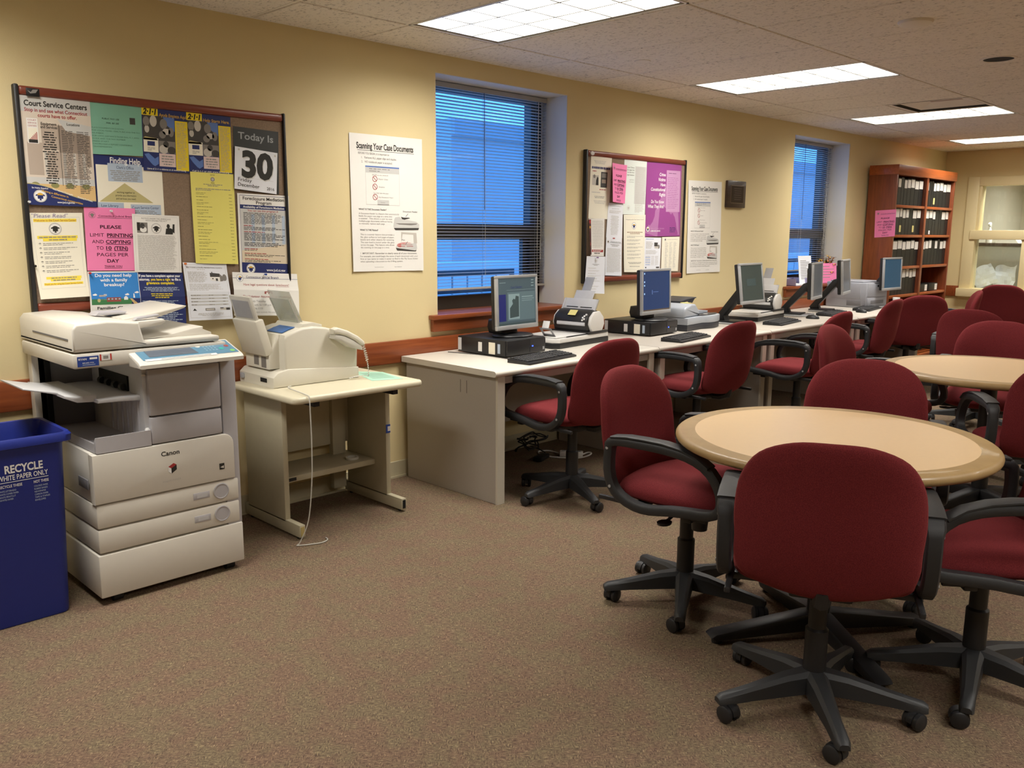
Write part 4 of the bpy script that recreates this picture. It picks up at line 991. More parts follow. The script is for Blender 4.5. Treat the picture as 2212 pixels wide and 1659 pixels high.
# stand for the fax machine: C-legs, shelf, rounded top
PUTTY = mat('putty_enamel', '#b8b096', 0.45, noise=.05, nscale=30)
PUTTYTOP = mat('putty_laminate', '#d6ceb4', 0.4, noise=.04, nscale=250)
t = thing('printer_stand', 'putty coloured C-leg machine stand under the fax', 'stand', (2.36, -.30, 0))
mb = local(t)
def rrect(x0, x1, y0, y1, r, n=6):
    out = []
    for cx, cy, a0 in ((x1 - r, y1 - r, 0), (x0 + r, y1 - r, 90), (x0 + r, y0 + r, 180), (x1 - r, y0 + r, 270)):
        out += [(cx + r * math.cos(R(a0 + 90 * i / n)), cy + r * math.sin(R(a0 + 90 * i / n))) for i in range(n + 1)]
    return out
mb.prism(rrect(1.972, 2.718, -.640, -.035, .035), 'z', .668, .700, PUTTYTOP, .012, 3); mb.build('top', t)
for x in (2.035, 2.635):
    mb = local(t); mb.box(x, x + .028, -.42, -.06, .06, .668, PUTTY, .004); mb.build('leg_panel', t)
    mb = local(t); mb.box(x, x + .03, -.545, -.03, .012, .072, PUTTY, .003)
    mb.box(x + .006, x + .024, -.5465, -.544, .02, .064, mat('leg_end_yellowed', '#b9a66a', .5) if x < 2.3 else DARK); mb.cyl((x + .015, -.51, 0), (x + .015, -.51, .014), .009, BLACK, 10); mb.cyl((x + .015, -.07, 0), (x + .015, -.07, .014), .009, BLACK, 10); mb.build('foot', t)
mb = local(t); mb.box(2.063, 2.635, -.32, -.05, .215, .245, PUTTY, .004); mb.box(2.10, 2.16, -.3215, -.319, .222, .238, BLACK); mb.build('shelf', t)
mb = local(t); mb.box(2.063, 2.635, -.075, -.06, .30, .655, PUTTY); mb.build('back_panel', t, 0)
mb = local(t); mb.box(2.52, 2.60, -.10, -.06, .055, .655, PUTTY, .003); mb.build('cable_channel', t)
for bxx in (2.10, 2.55):
    mb = local(t); mb.box(bxx, bxx + .03, -.60, -.1, .64, .668, BLACK); mb.build('top_bracket', t, 0)
mb = local(t); mb.box(2.636, 2.6625, -.4225, -.4195, .40, .445, mat('sticker_blue', '#2c4fa8', .5)); mb.box(2.645, 2.6625, -.4232, -.4222, .41, .435, WHITE); mb.build('sticker', t, 0)
mb = MB(); mb.lathe([(.024, 0), (.034, 0), (.034, .012), (.024, .012), (.024, 0)], mat('tape_pale', '#d8d6cd', .35), 24); tag(mb.build('tape_roll', loc=(2.545, -.24, .2455)), 'small pale roll of tape on the shelf of the fax stand', 'tape')
s = Sheet([(0, 0), (1, 0), (1, 1), (0, 1)], 0, mat('aqua_paper', '#a8d3bd', .7)); s.mb.bm.free()
mb = MB()
c4 = [Vector(p) for p in ((2.60, -.17), (2.712, -.30), (2.66, -.545), (2.505, -.49))]
Q = lambda u, v, l=0: tuple(c4[0].lerp(c4[1], u).lerp(c4[3].lerp(c4[2], u), v)) + (.7008 + l,)
mb.face([Q(0, 1), Q(1, 1), Q(1, 0), Q(0, 0)], mat('aqua_paper', '#a8d3bd', .7))
for i in range(9):
    v = .18 + i * .075; mb.face([Q(.15, v + .025, .0004), Q(.85, v + .025, .0004), Q(.85, v, .0004), Q(.15, v, .0004)], mat('aqua_print', '#7ba392', .7))
tag(mb.build('aqua_notice', smooth=0), 'aqua instruction sheet lying on the right end of the fax stand', 'notice')

# round tables
LAM = mat('table_laminate_maple', '#d9b98c', 0.32, noise=.03, nscale=60)
BAND = wood('table_edge_oak', '#9b7f52', '#a98c5e', 0.5, (6, 6, 6))
TBLK = mat('table_base_black', '#1e1e20', 0.45)
def round_table(x, y, label, rz=0):
    t = thing('round_table', label, 'table', (x, y, 0), rz, 'round meeting tables')
    r, H = .533, .742
    mb = MB(); mb.lathe([(r - .068, H - .031), (r - .018, H - .031)] + [(r - .018 + .018 * math.cos(R(a)), H - .017 + .017 * math.sin(R(a))) for a in range(-75, 91, 15)] + [(r - .068, H + .0002)], BAND, 72); mb.build('edge_band', t, 40)
    mb = MB(); mb.lathe([(0, H), (r - .066, H), (r - .066, H - .031), (0, H - .031)], LAM, 72); mb.build('tabletop', t, 40)
    mb = MB(); mb.cyl((0, 0, .08), (0, 0, H - .05), .04, TBLK, 24); mb.cyl((0, 0, H - .05), (0, 0, H - .031), .14, TBLK, 24); mb.build('column', t)
    for k in range(4):
        a = PI / 4 + k * PI / 2; c, s_ = math.cos(a), math.sin(a)
        mb = MB(); mb.M = Matrix.Rotation(a, 4, 'Z')
        mb.prism([(.0, .03), (.40, .014), (.42, .03), (.40, .042), (.05, .095), (0, .095)], 'y', -.032, .032, TBLK, .008)
        mb.cyl((.385, 0, 0), (.385, 0, .016), .02, TBLK, 12); mb.build('base_leg', t)
    return t
round_table(2.87, -2.69, 'nearer round maple table, behind the big red chair back', R(10))
round_table(4.965, -2.585, 'farther round maple table, second from the camera', R(25))

# bookcase
CW = wood('bookcase_cherry', '#743a20', '#8c4a2a', 0.35, (2, 22, 2))
CWX = wood('bookcase_cherry_shelf', '#94491f', '#b05d2c', 0.35, (1.5, 22, 22))
BX0, BX1, BYF, BH = 9.25, 10.95, -.32, 2.145
t = thing('bookcase', 'tall two-bay cherry bookcase full of black binders by the far corner', 'bookcase', ((BX0 + BX1) / 2, -.16, 0))
for a, b, nm in ((BX0, BX0 + .03, 'side_panel'), (BX1 - .03, BX1, 'side_panel'), (10.07, 10.13, 'divider')):
    mb = local(t); mb.box(a, b, BYF, -.025, 0, BH - .085, CW, .003); mb.build(nm, t)
mb = local(t); mb.box(BX0 - .006, BX1 + .006, BYF - .012, -.025, BH - .10, BH, CWX, .004); mb.build('crown', t)
mb = local(t); mb.box(BX0 + .03, BX1 - .03, -.04, -.026, 0, BH - .09, CW); mb.build('back_panel', t, 0)
mb = local(t); mb.box(BX0 + .03, BX1 - .03, BYF + .03, BYF + .05, 0, .08, CW); mb.build('kick_plate', t, 0)
SH = [.08, .44, .79, 1.095, 1.43, 1.74]
for a, b in ((BX0 + .03, 10.07), (10.13, BX1 - .03)):
    for z in SH:
        mb = local(t); mb.box(a, b, BYF + .004, -.04, z - .028, z, CWX, .003); mb.build('shelf', t)
BIND = mat('binder_black_vinyl', '#17181a', 0.42, noise=.1); BLAB = mat('binder_label', '#e6e2da', .6); BSTK = mat('sticky_yellow', '#e2d68a', .6); PAGES = mat('binder_pages', '#b9b5ab', .8)
ORD = ['first', 'second', 'third', 'fourth', 'fifth', 'sixth', 'seventh', 'eighth', 'ninth', 'tenth', 'eleventh', 'twelfth']
ROWN = {1.74: 'top', 1.43: 'second', 1.095: 'third', .79: 'fourth'}
GRIME = mat('sticker_white_small', '#d9d9dc', .6)
def binder(x, z, w, h, lab, label, extra=None, tilt=0):
    b = thing('ring_binder', label, 'binder', (x, BYF + .035, z + .0005), 0, 'black ring binders in the bookcase')
    mb = MB(); mb.box(0, w, 0, .005, 0, h, BIND, .002, 1); mb.box(0, .003, 0, .25, 0, h, BIND); mb.box(w - .003, w, 0, .25, 0, h, BIND); mb.build('cover', b, 30)
    mb = MB(); mb.box(.005, w - .005, .02, .235, .008, h - .012, PAGES); mb.build('pages', b, 0)
    if lab:
        mb = MB(); mb.box(.008, w - .006, -.0015, 0, h - .095, h - .012, BLAB); mb.build('label', b, 0)
    if extra:
        mb = MB(); mb.box(.012, min(w - .008, .055), -.002, 0, .03 if extra == 'y' else .01, .10 if extra == 'y' else .05, BSTK if extra == 'y' else GRIME); mb.build('sticker', b, 0)
def row(bay, z, ws, labs, ex={}):
    x0, x1 = ((BX0 + .032, 10.068), (10.132, BX1 - .032))[bay]
    tot = sum(ws); g = (x1 - x0 - .01) / tot; x = x0 + .004
    for i, w in enumerate(ws):
        w *= g
        binder(x, z, w - .004, .272 + .006 * ((i * 7) % 3), labs[i], '%s black binder from the left, %s shelf, %s bookcase bay%s' % (ORD[i], ROWN[z], ('left', 'right')[bay], ', white label' if labs[i] else ''), ex.get(i))
        x += w
row(0, 1.74, [8, 8, 7, 8, 9, 10, 11, 11], [1, 1, 0, 1, 1, 1, 1, 1])
row(1, 1.74, [9, 7, 5, 7, 9, 10, 9, 12], [1, 0, 0, 1, 1, 1, 1, 1], {0: 'w', 3: 'y'})
row(0, 1.43, [8, 11, 8, 9, 9, 10, 12, 12], [1, 1, 1, 1, 0 + 1, 0, 1, 1], {2: 'y', 6: 'y'})
row(1, 1.43, [5, 9, 9, 7, 9, 6, 10, 8], [0, 1, 1, 1, 0, 0, 1, 1], {2: 'w'})
row(0, 1.095, [4, 13, 11, 9, 12, 9, 10], [0, 1, 1, 1, 1, 1, 1])
row(1, 1.095, [11, 9, 8, 8, 8, 6, 9, 8], [1, 1, 1, 0, 1, 0, 1, 1])
row(0, .79, [11, 9, 8, 8, 10, 9, 9, 10], [1, 1, 0, 1, 1, 1, 1, 1])
for i, (x, lab) in enumerate(((10.16, 'black binder lying flat on the fourth shelf next to the bookcase divider'), (10.47, 'black binder lying flat on the fourth shelf, nearer the outer side'))):
    b = thing('ring_binder', lab, 'binder', (x, BYF + .035, .7905), 0, 'black ring binders in the bookcase')
    mb = MB(); mb.box(0, .29, 0, .25, 0, .004, BIND); mb.box(0, .29, 0, .25, .086, .09, BIND); mb.box(0, .29, 0, .005, 0, .09, BIND, .002); mb.build('cover', b)
    mb = MB(); mb.box(.01, .285, .02, .235, .006, .084, PAGES); mb.build('pages', b, 0)
    mb = MB(); mb.box(.20, .27, -.0015, 0, .012, .08, BLAB); mb.build('label', b, 0)
# pink notice taped to the bookcase side (faces the room's near end)
s = pink_limit([(0, .28), (.216, .29), (.222, .016), (.010, .0)], 0, '', done=False)
for v in s.mb.bm.verts: v.co = Vector((BX0 - .0015 + v.co.y, -.118 - v.co.x, 1.40 + v.co.z))
tag(s.mb.build('printing_limit_notice', smooth=0), 'pink printing-limit notice taped on the side of the bookcase', 'notice', 'pink printing limit notices')
# ================================================================== MACHINES AND DESK THINGS
def wmb(t):
    """builder that takes world coordinates for a thing without rotation"""
    m = MB(); m.M = Matrix.Translation(-Vector(t.location)); return m
# ---------------------------------------------------------------- photocopier
COPW = mat('copier_warm_white', '#d6d1c6', 0.42, noise=.02)
COPG = mat('copier_cool_grey', '#b6b4b8', 0.48, noise=.03)
COPD = mat('copier_inner_grey', '#77767a', 0.6)
COPP = mat('copier_panel_teal', '#5b86a0', 0.35)
t = thing('photocopier', 'big office photocopier with document feeder, standing under the large bulletin board', 'photocopier', (1.395, -.36, 0))
x0, x1, yf, yb = 1.10, 1.692, -.655, -.06
m = wmb(t); m.box(x0, x1 + .004, yf - .002, yb, .032, .204, COPW, .006); m.build('base_cabinet', t)
for px, py in ((1.17, -.62), (1.64, -.62), (1.17, -.12), (1.64, -.12)):
    m = wmb(t); m.cyl((px - .018, py, .021), (px + .018, py, .021), .021, DARK, 16); m.box(px - .024, px + .024, py - .022, py + .022, .028, .036, BLACK); m.build('caster', t)
for z0, z1 in ((.210, .304), (.308, .402)):
    m = wmb(t); m.box(x0 + .006, x1 - .006, yf, yb, z0, z1, COPW, .008)
    m.M = m.M @ Matrix.Translation((1.612, yf, (z0 + z1) / 2 + .006)) @ Matrix.Rotation(PI / 2, 4, 'X')
    d = m.build('paper_drawer', t)
    m = wmb(t); m.M = m.M @ Matrix.Translation((1.606, yf, (z0 + z1) / 2 + .004)) @ Matrix.Rotation(PI / 2, 4, 'X'); m.lathe([(.034, -.001), (.034, .003), (.030, .004), (.029, .002), (0, .003)], COPG, 24); m.build('drawer_button', d)
    m = wmb(t); m.box(1.485, 1.555, yf - .0015, yf + .001, (z0 + z1) / 2 - .012, (z0 + z1) / 2 + .016, COPG, .002); m.box(1.50, 1.545, yf - .002, yf - .0014, (z0 + z1) / 2 - .006, (z0 + z1) / 2 + .01, LGREY); m.build('size_window', d)
# body behind the doors
m = wmb(t); m.box(x0 + .01, x1, yf + .03, yb, .404, .600, COPW, .004); m.box(1.335, x1, yf + .03, yb, .60, .905, COPG, .004); m.box(x0 + .01, 1.34, -.10, yb, .60, .93, COPD); m.box(1.632, x1 + .006, yf + .004, yb, .20, .908, COPG, .006); m.build('body', t)
m = wmb(t)
rr = [(x0 + .003, .406), (x1 - .020, .406)] + [(x1 - .020 - .045 + .045 * math.cos(R(a)), .600 - .045 + .045 * math.sin(R(a))) for a in range(0, 91, 15)] + [(x0 + .003, .600)]
m.prism(rr, 'y', yf - .004, yf + .04, COPW, .006); fd = m.build('front_door', t)
m = wmb(t); put_text(m, 'Canon', INK, lambda a, b: (1.40 + a, yf - .0046, .552 + b), .026, 'C', .02, width=.074); m.build('lettering', fd, 0)
m = wmb(t)
for pts, mm in (([(0, .01), (.022, .022), (.022, .002), (0, -.012)], INK), ([(0, .01), (.022, .022), (.010, .030), (-.012, .018)], INKR), ([(0, .01), (0, -.012), (-.012, -.002), (-.012, .018)], WHITE)): m.face([(1.40 + a, yf - .0047, .487 + b) for a, b in pts], mm)
m.face([(1.602 + a, yf - .0047, .452 + b) for a, b in ((0, 0), (.022, 0), (.022, .026), (0, .026))], INK); m.face([(1.605 + a, yf - .005, .456 + b) for a, b in ((0, .006), (.016, 0), (.016, .012))], COPW)
put_text(m, 'imageRUNNER', INKL, lambda a, b: (1.40 + a, yf - .0046, .445 + b), .010, 'C', 0, width=.075); m.build('badge', fd, 0)
m = wmb(t); m.box(x0 + .0005, x0 + .006, -.60, -.50, .455, .495, COPD, .002); m.build('side_handle', t)
for z0, z1, nm in ((.716, .902, 'upper_door'), (.604, .711, 'lower_door')):
    m = wmb(t); m.box(1.333, 1.628, yf, yf + .05, z0, z1, COPG, .008); m.build(nm, t)
m = wmb(t)
for z in (.875, .66): m.M = Matrix.Translation(-Vector(t.location)); m.lathe([(0, 0), (.010, .002), (.007, .009), (0, .011)], WHITE, 12, (1.325, yf + .02, z), 1, 1)
m.build('door_knob', t)
# output bay on the left
m = wmb(t); m.box(1.318, 1.336, yf + .02, -.10, .60, .93, LGREY); m.box(1.30, 1.33, yf + .03, -.12, .905, .93, LGREY)
for i in range(6): m.box(1.312, 1.32, yf + .07 + i * .055, yf + .082 + i * .055, .62, .79, COPG)
m.box(1.311, 1.319, -.50, -.20, .80, .86, DARK)
for i in range(4): m.cyl((1.305, -.48 + i * .075, .815), (1.305, -.455 + i * .075, .815), .014, BLACK, 12)
m.build('delivery_unit', t)
m = wmb(t); m.box(1.085, 1.145, -.10, -.05, .42, .95, COPW, .004); m.box(1.13, 1.15, -.115, -.10, .60, .93, DARK); m.build('rear_post', t)
m = wmb(t); m.prism([(1.335, .795), (1.335, .775), (1.25, .782), (1.16, .785), (1.16, .798), (1.25, .800)], 'y', yf + .05, -.13, LGREY, .004)
m.prism([(1.17, .812), (1.17, .786), (1.10, .790), (1.055, .812), (1.055, .822), (1.10, .812)], 'y', yf + .09, -.13, LGREY, .003)
m.prism([(1.06, .815), (1.0, .832), (.94, .848), (.94, .853), (1.0, .838), (1.06, .824)], 'y', yf + .17, -.20, LGREY, .002); m.build('upper_tray', t, 30)
m = wmb(t); m.prism([(yf - .0005, .603), (yf + .02, .603), (yf + .02, .640), (yf + .006, .664), (yf, .664)], 'x', 1.122, 1.332, COPG, .003); m.prism([(1.122, .603), (1.34, .603), (1.34, .612), (1.16, .620), (1.122, .640)], 'y', yf + .02, -.10, COPG); m.build('lower_tray', t, 30)
# scanner deck and control panel
m = wmb(t); m.box(1.068, 1.665, yf + .005, yb + .01, .930, .985, COPW, .008); sd = m.build('scanner_deck', t)
m = wmb(t); m.box(1.083, 1.158, yf + .003, yf + .0055, .938, .975, mat('service_label_blue', '#26428f', .45))
put_text(m, 'RYAN', WHITEI, lambda a, b: (1.087 + a, yf + .0025, .962 + b), .010, 'L', .02, width=.028)
put_text(m, '800-842-1916', WHITEI, lambda a, b: (1.120 + a, yf + .0025, .949 + b), .006, 'C', .01, width=.04)
m.face([(a, yf + .0025, b) for a, b in ((1.126, .963), (1.153, .963), (1.153, .970), (1.126, .970))], WHITEI); m.face([(a, yf + .0025, b) for a, b in ((1.10, .943), (1.145, .943), (1.145, .945), (1.10, .945))], LBLUE); m.build('service_label', sd, 0)
m = wmb(t); m.box(1.163, 1.205, yf + .0035, yf + .0055, .955, .978, WHITE); m.box(1.163, 1.168, yf + .003, yf + .0055, .955, .978, mat('tag_red', '#c43a30', .5)); m.box(1.200, 1.205, yf + .003, yf + .0055, .955, .978, mat('tag_red', '#c43a30', .5)); m.box(1.175, 1.193, yf + .003, yf + .004, .961, .972, INKG); m.build('inventory_tag', sd, 0)
m = wmb(t); pz = [(yf - .095, .920), (yf - .095, .934), (yf - .085, .944), (yf + .055, .988), (yf + .06, .975), (yf + .01, .955), (yf + .01, .920)]
m.prism(pz, 'x', 1.268, 1.690, COPW, .006); cp = m.build('control_panel', t)
SLp = (.988 - .944) / .14
cpp = lambda a, b, l=.0012: (a, yf - .085 + b, .944 + b * SLp + l)
m = wmb(t)
m.face([cpp(a, b) for a, b in ((1.292, .012), (1.680, .012), (1.680, .128), (1.292, .128))], COPP)
m.face([cpp(a, b, .0018) for a, b in ((1.300, .004), (1.585, .004), (1.585, .020), (1.300, .020))], WHITE); m.face([cpp(a, b, .002) for a, b in ((1.36, .009), (1.56, .009), (1.56, .015), (1.36, .015))], INKG)
for a, b, mm in ((1.655, .075, BRICKR), (1.66, .03, mat('key_green', '#7cbf6a', .4)), (1.625, .055, mat('key_teal', '#3fb2a6', .4)), (1.54, .09, PAPERC)): m.face([cpp(a + .010 * math.cos(q * PI / 6), b + .010 * math.sin(q * PI / 6), .0022) for q in range(12)], mm)
for i in range(4):
    for j in range(4): m.face([cpp(1.557 + .014 * i + c, .045 + .016 * j + d, .002) for c, d in ((0, 0), (.008, 0), (.008, .009), (0, .009))], mat('key_pale_blue', '#8aa9bb', .4))
m.build('key_field', cp, 0)
m = wmb(t); m.face([cpp(a, b, .0021) for a, b in ((1.325, .035), (1.520, .035), (1.505, .112), (1.325, .112))], mat('touch_screen_grey', '#5d6673', .2)); m.build('touch_screen', cp, 0)
# document feeder lid
m = wmb(t); m.box(1.072, 1.640, yf + .008, yb + .03, .990, 1.012, COPW, .008)
m.prism([(1.315, 1.012), (1.36, 1.012), (1.44, 1.020), (1.56, 1.042), (1.60, 1.046), (1.60, 1.035), (1.635, 1.02), (1.635, 1.008), (1.315, 1.008)], 'y', yf + .07, yb - .02, COPW, .004)
m.build('platen_cover', t)
m = wmb(t); prf = [(1.072, .994), (1.072, 1.075), (1.088, 1.094), (1.20, 1.100), (1.318, 1.086), (1.333, 1.014), (1.345, 1.008), (1.345, .994)]
m.prism(prf, 'y', yf + .006, yb + .03, COPW, .010, 3); m.box(1.0705, 1.073, yf + .05, -.20, 1.032, 1.038, COPD); m.build('feeder_housing', t, 40)
m = wmb(t); m.prism([(1.31, 1.066), (1.44, 1.082), (1.565, 1.118), (1.575, 1.126), (1.56, 1.130), (1.42, 1.104), (1.31, 1.090)], 'y', -.50, -.16, COPW, .006, 3); m.prism([(1.31, 1.055), (1.42, 1.066), (1.442, 1.078), (1.435, 1.088), (1.31, 1.084)], 'y', -.60, -.48, COPW, .006); m.build('feeder_tray', t, 40)
m = wmb(t); m.prism([(1.245, 1.098), (1.36, 1.100), (1.37, 1.108), (1.26, 1.112)], 'y', -.40, -.32, COPG, .003); m.build('paper_guide', t, 30)
m = wmb(t); m.prism([(1.33, 1.088), (1.43, 1.098), (1.425, 1.106), (1.34, 1.098)], 'y', -.575, -.545, COPG, .002); m.build('paper_guide', t, 30)

# ---------------------------------------------------------------- blue recycling bin
BINB = mat('recycling_bin_blue', '#1f2f86', 0.42, noise=.06, bump=.05, bscale=400)
t = thing('recycling_bin', 'tall blue recycling bin reading RECYCLE WHITE PAPER ONLY, at the left edge', 'recycling bin', (.735, -.46, 0))
def rsec(hx, hy, z, r=.03, n=5): return [(a, b, z) for a, b in rrect(-hx, hx, -hy, hy, r, n)]
m = MB()
secs = [rsec(.268, .142, 0.002), rsec(.270, .144, .01), rsec(.292, .156, .655), rsec(.296, .158, .664), rsec(.318, .172, .668), rsec(.320, .174, .692), rsec(.312, .168, .702), rsec(.300, .158, .700), rsec(.290, .150, .66), rsec(.262, .136, .03)]
m.loft(secs, BINB); m.build('tub', t, 40)
m = MB()
def bp(a, b): 
    f = (b) / .655; return (a, -(.1442 + .0121 * (b - .01) / .645) - .0012, b)
put_text(m, 'RECYCLE', WHITEI, lambda a, b: bp(.150 + a, .578 + b), .040, 'C', .03, width=.125)
put_text(m, 'WHITE PAPER ONLY', WHITEI, lambda a, b: bp(.145 + a, .552 + b), .026, 'C', .012, width=.165)
m.face([bp(a, b) for a, b in ((.062, .544), (.228, .544), (.228, .546), (.062, .546))], WHITEI)
put_text(m, 'RECYCLE THESE', WHITEI, lambda a, b: bp(.064 + a, .526 + b), .014, 'L', .01, width=.076); put_text(m, 'NOT THESE', WHITEI, lambda a, b: bp(.178 + a, .526 + b), .014, 'L', .01, width=.05)
for i, s_ in enumerate(('WHITE LETTERHEAD', 'WHITE COPIER PAPER', 'WHITE PRINTOUT', 'WHITE PAPER')): put_text(m, s_, LBLUE, lambda a, b: bp(.064 + a, .511 - .0105 * i + b), .009, 'L', 0, width=(.055, .062, .052, .044)[i])
for i, s_ in enumerate(('COLORED PAPER', 'RUBBER BANDS', 'NEWSPAPER', 'CARBON PAPER', 'TAPE & STAPLES', 'ENVELOPES')): put_text(m, s_, LBLUE, lambda a, b: bp(.178 + a, .511 - .0105 * i + b), .009, 'L', 0, width=(.046, .044, .038, .045, .050, .035)[i])
m.build('lettering', t, 0)

# ---------------------------------------------------------------- fax machine
FAXW = mat('fax_ivory', '#d9d4c5', 0.42, noise=.02); FAXL = mat('fax_pale', '#c9c6bc', 0.42)
t = thing('fax_machine', 'ivory fax machine with handset and upright paper trays on the putty stand', 'fax machine', (2.28, -.19, .7005))
m = wmb(t); z = .7005
def fx(a): return [(2.03, z + .002), (2.03, z + .050)] 
m.prism([(2.035, z), (2.52, z), (2.52, z + .055), (2.12, z + .085), (2.06, z + .072), (2.035, z + .05)], 'y', -.36, -.03, FAXW, .008, 2); m.box(2.0335, 2.036, -.30, -.24, z + .022, z + .042, DARK); m.box(2.024, 2.036, -.085, -.055, z + .02, z + .045, GREY, .003); m.build('base', t, 40)
prof = [(2.105, z + .06), (2.105, z + .225), (2.115, z + .245), (2.16, z + .262), (2.21, z + .275), (2.27, z + .278), (2.34, z + .268), (2.42, z + .245), (2.49, z + .212), (2.512, z + .19), (2.520, z + .14), (2.516, z + .05)]
m = wmb(t); m.prism(prof, 'y', -.352, -.05, FAXW, .012, 3); m.build('body', t, 40)
m = wmb(t); m.prism([(2.052, z + .082), (2.110, z + .082), (2.110, z + .25), (2.095, z + .25), (2.06, z + .16), (2.052, z + .15)], 'y', -.30, -.07, FAXW, .006)
m.box(2.051, 2.0535, -.20, -.155, z + .095, z + .14, PHG2); m.box(2.051, 2.0535, -.27, -.225, z + .088, z + .14, PHG2); m.build('left_cover', t, 40)
def tilted(P0, w, h, th, tilt, mm, bev=.004):
    M = Matrix.Translation(P0) @ Matrix.Rotation(tilt, 4, 'Y'); return M, w, h, th
m = wmb(t); M = Matrix.Translation((2.050, -.185, z + .15)) @ Matrix.Rotation(R(-16), 4, 'Y'); old = m.M; m.M = old @ M
m.box(-.014, .030, -.115, .115, 0, .175, FAXW, .006); m.build('tray_holder', t, 40)
m = wmb(t); m.M = m.M @ Matrix.Translation((2.010, -.185, z + .31)) @ Matrix.Rotation(R(-16), 4, 'Y'); m.box(-.006, .010, -.098, .098, 0, .125, FAXL, .003); m.box(.0102, .0115, -.085, .085, .005, .11, GREY); m.box(-.0072, -.006, -.080, .080, .02, .105, GREY); m.build('paper_tray', t, 40)
CLR = mat('smoky_clear_plastic', '#b9c0b8', 0.15, trans=.55, alpha=.55)
m = wmb(t); m.M = m.M @ Matrix.Translation((2.24, -.175, z + .275)) @ Matrix.Rotation(R(-24), 4, 'Y'); m.box(-.003, .001, -.11, .075, 0, .145, CLR, .001); m.box(.020, .024, -.095, .11, 0, .175, CLR, .001)
for y in (-.11, .072): m.box(-.004, .002, y, y + .004, 0, .146, FAXL)
m.build('document_support', t, 30)
m = wmb(t); m.prism([(2.20, z + .27), (2.33, z + .262), (2.33, z + .282), (2.28, z + .296), (2.22, z + .292)], 'y', -.33, -.09, FAXW, .006); m.build('document_feeder', t, 40)
m = wmb(t); m.prism([(2.125, z + .252), (2.16, z + .2655), (2.195, z + .2745), (2.195, z + .2765), (2.16, z + .268), (2.125, z + .2545)], 'y', -.30, -.16, mat('fax_label_blue', '#3e6aa8', .4)); m.build('quick_label', t, 0)
m = wmb(t)
m.prism([(2.355, z + .235), (2.40, z + .228), (2.46, z + .200), (2.512, z + .165), (2.516, z + .145), (2.44, z + .165), (2.39, z + .20), (2.35, z + .215)], 'y', -.405, -.352, FAXL, .005); m.build('handset_cradle', t, 40)
hs = [(2.345, z + .262), (2.37, z + .270), (2.43, z + .250), (2.49, z + .218), (2.525, z + .190), (2.530, z + .170), (2.505, z + .168), (2.47, z + .196), (2.42, z + .222), (2.375, z + .236), (2.345, z + .240)]
m = wmb(t); m.prism(hs, 'y', -.408, -.360, FAXW, .010, 3); h_ = m.build('handset', t, 40)
m = wmb(t); path = []
for i in range(181):
    u = i / 180; 
    cx = 2.528 + .022 * math.sin(PI * u) - .23 * max(0, u - .55) ** 1.2; cy = -.388 - .01 * math.sin(PI * u); cz = z + .168 - .16 * min(1, u / .55) + .004 if u < .55 else z + .008 + .006 * math.sin(PI * (u - .55) / .45)
    k = 2 * PI * 26 * u; a_ = .0065 if u < .3 or u > .8 else .002
    path.append((cx + a_ * math.cos(k), cy + a_ * math.sin(k), max(cz, z + .008)))
m.tube(path, .0022, FAXL, 5); m.build('handset_cord', t)
m = wmb(t); m.box(2.255, 2.305, -.3535, -.351, z + .038, z + .055, DARK); m.build('jack_panel', t, 0)
m = MB(); m.tube(smooth3([(2.10, -.405, .712), (2.068, -.44, .7115), (2.05, -.62, .706), (2.045, -.652, .695), (2.046, -.655, .62), (2.052, -.648, .48), (2.05, -.64, .3), (2.035, -.625, .12), (2.0, -.605, .02), (1.985, -.60, .004), (2.03, -.625, .004), (2.09, -.645, .004), (2.13, -.63, .004), (2.14, -.60, .004)]), .0028, FAXL, 6)
tag(m.build('telephone_cord'), 'pale telephone cord hanging from the fax stand down to the carpet', 'cord')

# ---------------------------------------------------------------- desktop computers
SCREENS = {}
def screen_mat(name, base, e, st=1.0): return mat(name, base, .25, emit=e, estr=st)
def pc(x, y, rz, label):
    t = thing('desktop_computer', label, 'computer', (x, y, DH + .0005), rz, 'black desktop computers')
    m = MB(); m.box(0, .345, 0, .385, .006, .098, BLACK, .004); m.build('case', t)
    m = MB(); m.box(.004, .341, -.012, .001, .008, .096, BLACK, .003); m.box(.20, .34, -.0135, -.011, .055, .088, mat('drive_bezel', '#2a2a2e', .35)); m.box(.20, .33, -.0135, -.011, .018, .045, mat('drive_bezel', '#2a2a2e', .35)); f = m.build('front_bezel', t)
    m = MB(); m.box(.218, .228, -.0145, -.013, .048, .054, mat('power_led_blue', '#2040ff', .3, emit='#3350ff', estr=6)); m.build('power_light', f, 0)
    m = MB(); m.box(.315, .330, -.0142, -.013, .022, .040, GREY); m.build('case_badge', f, 0)
    for (a, b, z0, z1, mm) in ((.185, .215, .02, .075, WHITE), (.08, .13, .012, .080, PAPERC), (.04, .06, .02, .075, LBLUE), (.355, .383, .015, .088, LGREY)):
        m = MB(); m.box(-.001, .0005, a, b, z0, z1, mm); m.build('label_sticker', t, 0)
    return t
